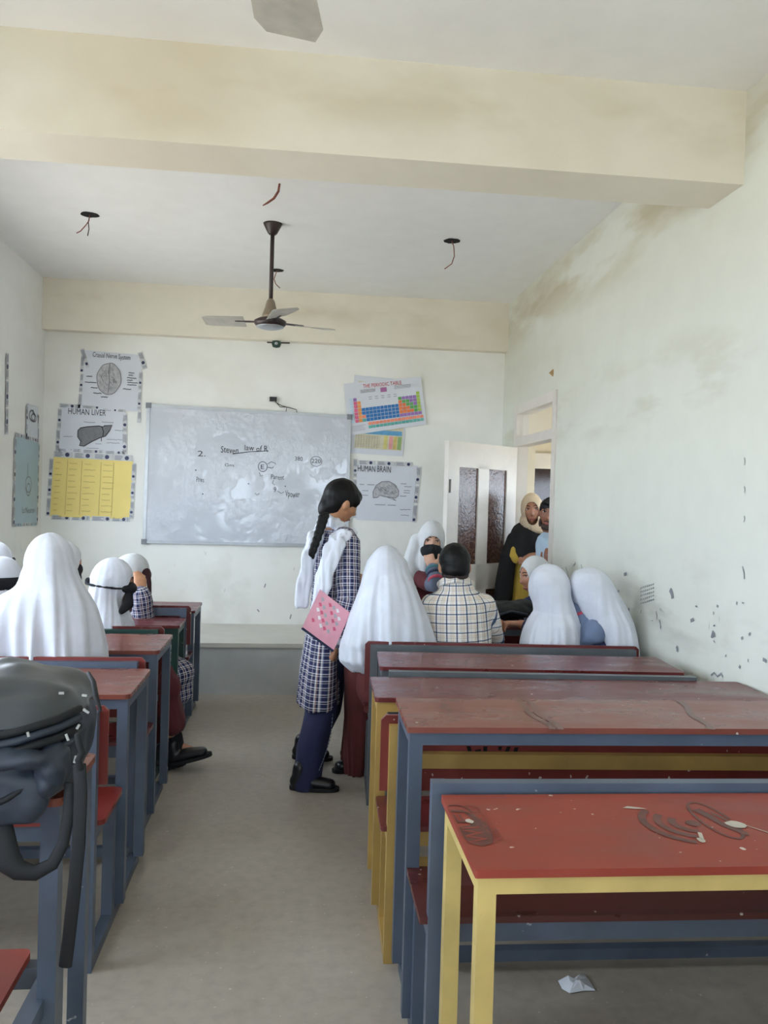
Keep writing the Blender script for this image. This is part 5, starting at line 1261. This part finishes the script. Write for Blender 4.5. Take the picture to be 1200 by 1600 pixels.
# girl with the tied mask, in profile
d = 4.44
hc = PY(177, 912, d)
def hj(h): return [h.ell(0, -.010, .010, .094, .112, .126), rows(d, ((900, 147, 196, 0, .10), (912, 142, 192, 0, .105), (925, 139, 190, -.0, .11), (940, 138, 194, 0, .12), (952, 146, 199, 0, .135), (965, 152, 204, 0, .15), (978, 156, 210, 0, .155), (988, 158, 212, 0, .15)))]
kA = PY(244, 1045, 4.44); aA = PY(274, 1160, 4.48)
r, hd = sitter('girl in white scarf with black mask tied behind, legs out in the aisle', hc, 84, -12, 0, hj, 'white_cloth', d, 'maroon_cloth', hipp=(-.98, 4.44, .55), legs=False, folds=(.020, 3.6), seed=41, voxel=.008, arms_p=[[arm((-.95, 4.50, .84), (-.90, 4.52, .64), (-.78, 4.50, .62))] + hand((-.78, 4.50, .62), (1, .2, -.1), (0, 0, -1), 1, .6)] + [leg((-.94, 4.42, .53), kA, aA, aA + Vector((.13, 0, -.02))), leg((-.94, 4.56, .53), PY(232, 1050, 4.58), PY(243, 1185, 4.6), PY(262, 1190, 4.6))])
fuse('skirt', [tube([(-.98, 4.44, .52), PY(240, 1050, 4.44), PY(250, 1075, 4.44)], [(.15, .12), (.14, .12), (.13, .11)], 16, True, (0, 1, 0)), tube([PY(240, 1050, 4.45), PY(256, 1090, 4.46), PY(271, 1130, 4.47)], [(.11, .085), (.13, .085), (.13, .062)], 16, True, (0, 1, 0)), tube([PY(225, 1055, 4.58), PY(235, 1120, 4.6), PY(240, 1180, 4.61)], [.10, .09, .085], 14)], .009, 'maroon_cloth', r, 4, wrinkle(.008, 9, 2, (1, 1, .5)))
shoe('shoe', PY(262, 1197, 4.46), PY(332, 1180, 4.46), 'leather', r, top=.03); shoe('shoe', G(PZ(236, 1206, 0), 0), G(PZ(270, 1196, 0), 0) + Vector((.06, .04, 0)), 'leather', r)
fuse('sleeve', [tube([(-.95, 4.50, .84), (-.90, 4.52, .64), (-.80, 4.50, .625)], [.062, .058, .048], 14)], .009, 'maroon_cloth', r, 4)
fuse('sock', [tube([aA + Vector((-.005, 0, .035)), aA + Vector((.005, 0, -.03))], [.042, .044], 14)], .007, 'black_cloth', r, 2)
bd = [hd.w(.104 * math.cos(a), .124 * math.sin(a) - .010, -.012 + .012 * math.sin(a)) for a in [2 * math.pi * i / 20 for i in range(21)]]
fuse('mask_tie', [tube(bd, [(.008, .006) for _ in bd], 8, False, hd.M @ Vector((0, 0, 1))), ellipsoid(hd.w(.02, -.122, -.01), (.018, .014, .02))], .006, 'black_cloth', r, 2)
fuse('face_mask', [hd.ell(0, .055, -.004, .076, .070, .040)], .006, 'black_cloth', r, 4)
fuse('neck_scarf', [tube([PY(202, 928, d - .02), PY(200, 945, d - .06), PY(190, 955, d - .1)], [(.02, .03), (.03, .03), (.016, .02)], 12)], .007, 'black_cloth', r, 3)
# girl resting her forehead on her hand
d = 5.32
hc = PY(203, 899, d)
def hj(h): return [h.ell(0, -.012, .014, .094, .112, .126), rows(d, ((898, 174, 214, 0, .1), (915, 170, 206, .0, .105), (935, 166, 208, 0, .12), (960, 160, 212, 0, .14)))]
eA, wA = PY(228, 984, 5.18), PY(220, 930, 5.14); sA = PY(200, 945, 5.26)
r, hd = sitter('girl in checked uniform resting her bowed forehead on her hand', hc, 74, -40, 0, hj, 'offwhite_cloth', d, 'navy_check', hipp=(PY(190, 1000, d).x, 5.36, .55), legs=False, folds=(.014, 3.6), seed=44, voxel=.008, arms_p=[[arm(sA, eA, wA)] + hand(wA, PY(219, 900, 5.17) - wA, (-.3, .9, .2), 1, .35, 1.08)], skin='skin_warm')
fuse('sleeve', [tube([sA, sA.lerp(eA, .5), eA, eA.lerp(wA, .5), eA.lerp(wA, .98)], [.06, .062, .065, .062, .062], 16)], .008, 'navy_check', r, 3, wrinkle(.010, 13, 7), bones=[(sA, eA, (0, 1, 0)), (eA, wA, (0, 1, 0))])
fuse('tunic_skirt', [tube([PY(215, 1010, 5.3), PY(262, 1046, 5.06), PY(280, 1052, 5.0)], [(.11, .09), (.11, .09), (.10, .085)], 16), tube([PY(270, 1050, 5.02), PY(284, 1075, 4.98), PY(287, 1092, 4.98)], [(.08, .05), (.065, .03), (.055, .022)], 14, True, (1, 0, 0))], .008, 'navy_check', r, 4, wrinkle(.010, 10, 3), bones=[(PY(255, 1000, 5.05), PY(285, 1110, 4.98), (0, 1, 0))])
fuse('trousers', [tube([PY(225, 1020, 5.25), PY(258, 1050, 5.1), PY(252, 1110, 5.1), PY(250, 1146, 5.1)], [.1, .085, .07, .065], 14)], .011, 'maroon_cloth', r, 3)
shoe('shoe', G(PZ(240, 1157, 0), 0), G(PZ(285, 1157, 0), 0), 'leather', r)
fuse('dark_underscarf', [hd.ell(0, .035, .06, .078, .075, .05), tube([PY(229, 893, 5.3), PY(233, 910, 5.28), PY(234, 935, 5.28)], [.022, .016, .012], 10), tube([PY(206, 905, 5.24), PY(205, 930, 5.2), PY(204, 955, 5.2)], [.02, .026, .03], 10)], .007, simple('dark_brown_cloth', (58, 26, 28), .8), r, 3)

# ------------------------------------------------------------------ dark backpack over the near left desk
MATS['bag'] = simple('slate_nylon', (38, 46, 58), .55, .18, 30, bump=.15); MATS['bag_top'] = simple('coated_nylon', (62, 66, 70), .36, .14, 12); MATS['bag_dark'] = simple('black_webbing', (13, 15, 19), .75, .15, 60); MATS['zip'] = simple('steel_zip', (170, 172, 170), .3, .05, metallic=.8); MATS['bag_grey'] = simple('grey_nylon', (74, 74, 82), .5, .15, 20)
bg = thing('backpack', 'dark slate backpack lying on the near left desk, straps hanging down', 'backpack', (-.64, 1.76, .84))
bx = -.635
def bring(z, y, rx, ry, dx=0.): return ((bx + dx, y, z), rx, ry, 0.0)
bo = fuse('bag_body', [loft([bring(1.045, 1.77, .18, .15), bring(1.02, 1.765, .222, .185), bring(.97, 1.757, .236, .20), bring(.91, 1.755, .232, .198), bring(.862, 1.755, .215, .19, -.01), bring(.848, 1.755, .205, .185, -.015)], 40, 3.2),
                      loft([bring(.93, 1.60, .21, .05), bring(.875, 1.592, .212, .054, -.005), bring(.84, 1.592, .20, .052, -.02), bring(.812, 1.598, .16, .042, -.065), bring(.80, 1.6, .12, .03, -.10)], 28, 2.6)], .0085, 'bag', bg, 5, wrinkle(.013, 9, 3, (1, 1, 1.4)))
fuse('top_flap', [loft([bring(1.085, 1.78, .10, .08), bring(1.075, 1.775, .16, .13), bring(1.05, 1.765, .212, .178), bring(1.02, 1.757, .235, .202), bring(1.005, 1.757, .237, .204)], 40, 3.0)], .0085, 'bag_top', bg, 4, wrinkle(.012, 8, 5, (1, 1, 2)))
for k_, (zz_, yy, mt_) in enumerate(((1.000, 0, 'bag_dark'), (.984, .004, 'bag'), (.966, .008, 'bag_dark'), (.945, .008, 'bag'))):
    MB().tube([(bx - .2, 1.565 - yy, zz_ - .010), (bx - .08, 1.553 - yy, zz_ - .016), (bx + .06, 1.555 - yy, zz_ - .006), (bx + .15, 1.57 - yy, zz_ + .010), (bx + .212, 1.605 - yy, zz_ + .024), (bx + .238, 1.66, zz_ + .03)], .0075, 8).build('zip_piping', mt_, bg, True)
fuse('front_pocket', [loft([bring(.965, 1.552, .13, .022, -.10), bring(.945, 1.545, .185, .03, -.05), bring(.915, 1.54, .15, .03, -.09), bring(.90, 1.545, .12, .02, -.11)], 24)], .0065, 'bag_grey', bg, 2, wrinkle(.012, 16, 2, (1, 1, 1.6)))
fuse('lower_pocket', [loft([bring(.895, 1.545, .10, .02, -.13), bring(.88, 1.535, .13, .028, -.12), bring(.855, 1.532, .11, .028, -.13), bring(.845, 1.54, .09, .018, -.14)], 24)], .0065, 'bag_grey', bg, 2, wrinkle(.012, 18, 6, (1, 1, 1.6)))
fuse('side_pocket', [ellipsoid((bx + .15, 1.562, .962), (.06, .03, .02)), ellipsoid((bx + .205, 1.60, .93), (.03, .05, .05))], .0065, 'bag', bg, 2, wrinkle(.010, 20, 1))
MB().tube([(bx - .2, 1.532, .812), (bx - .08, 1.532, .828), (bx + .05, 1.537, .856), (bx + .14, 1.555, .893), (bx + .2, 1.58, .93)], .006, 8).build('seam_piping', 'bag_dark', bg, True)
MATS['zip'] = simple('dull_zip', (150, 150, 146), .4, .1)
for q in ((92, 1083, 100, 1083), (128, 1086, 136, 1087), (130, 1108, 139, 1114), (120, 1139, 124, 1132), (103, 1147, 107, 1157), (43, 1144, 45, 1151), (116, 1192, 119, 1181)):
    a, b = PY(q[0], q[1], 1.535), PY(q[2], q[3], 1.535); MB().bar(a, b, .0042, .003, (0, -1, 0)).build('zip_pull', 'zip', bg)
MB().tube([PY(121, 1150, 1.535), PY(124, 1165, 1.53), PY(128, 1176, 1.53), PY(122, 1188, 1.53), PY(126, 1200, 1.535)], .006, 8).build('cord_knot', 'bag_dark', bg, True)
def strap(name, pts, w, t=.003, mat='bag_dark'):
    v, f = tube(pts, [(w / 2, t)] * len(pts), 10, True, (1, 0, 0)); return mesh_obj(name, v, f, mat, bg, True)
strap('long_strap', [PY(124, 1195, 1.56), PY(126, 1240, 1.55), PY(123, 1320, 1.55), PY(115, 1400, 1.56), PY(107, 1470, 1.57), PY(102, 1510, 1.57)], .024)
v, f = tube([PY(109, 1225, 1.59), PY(107, 1275, 1.58), PY(98, 1320, 1.57), PY(82, 1350, 1.56), PY(55, 1364, 1.56), PY(30, 1360, 1.56), PY(12, 1345, 1.56), PY(2, 1315, 1.57), PY(-3, 1285, 1.58)], [(.010, .006), (.011, .006), (.011, .006), (.012, .007), (.014, .009), (.018, .012), (.024, .014), (.026, .014), (.024, .012)], 14); mesh_obj('shoulder_strap', v, f, 'bag_dark', bg, True)
MB().tube([PY(138, 1052, 1.66), PY(146, 1066, 1.60), PY(150, 1088, 1.56), PY(157, 1110, 1.55)], [.004, .005, .005, .003], 8).build('side_strap', 'bag_dark', bg, True)
# dark school bag on the desk between the group
c = PY(795, 963, 4.80); o = thing('school_bag', 'black school bag lying on the desk among the seated group', 'bag', (c.x, 4.80, .765))
fuse('bag_body', [ellipsoid((c.x, 4.80, .82), (.15, .11, .056)), ellipsoid((c.x + .08, 4.82, .835), (.09, .09, .05))], .009, 'bag_dark', o, 3, wrinkle(.012, 12, 3))
MB().tube([(c.x - .1, 4.71, .80), (c.x - .02, 4.68, .83), (c.x + .08, 4.70, .81)], .008, 8).build('handle', 'bag', o, True)
bpy.data.scenes.remove(TMP)
for _o in SC.objects:      # print and writing too fine to be picked apart
    if _o.parent and _o.name.split('.')[0] in ('element_cell', 'label_writing', 'tape_lettering', 'tape_dot', 'small_print', 'stamp_print', 'paint_splash', 'faint_writing', 'lettering', 'drawing', 'marker_writing', 'chart_grid'):
        _o['kind'] = 'stuff'
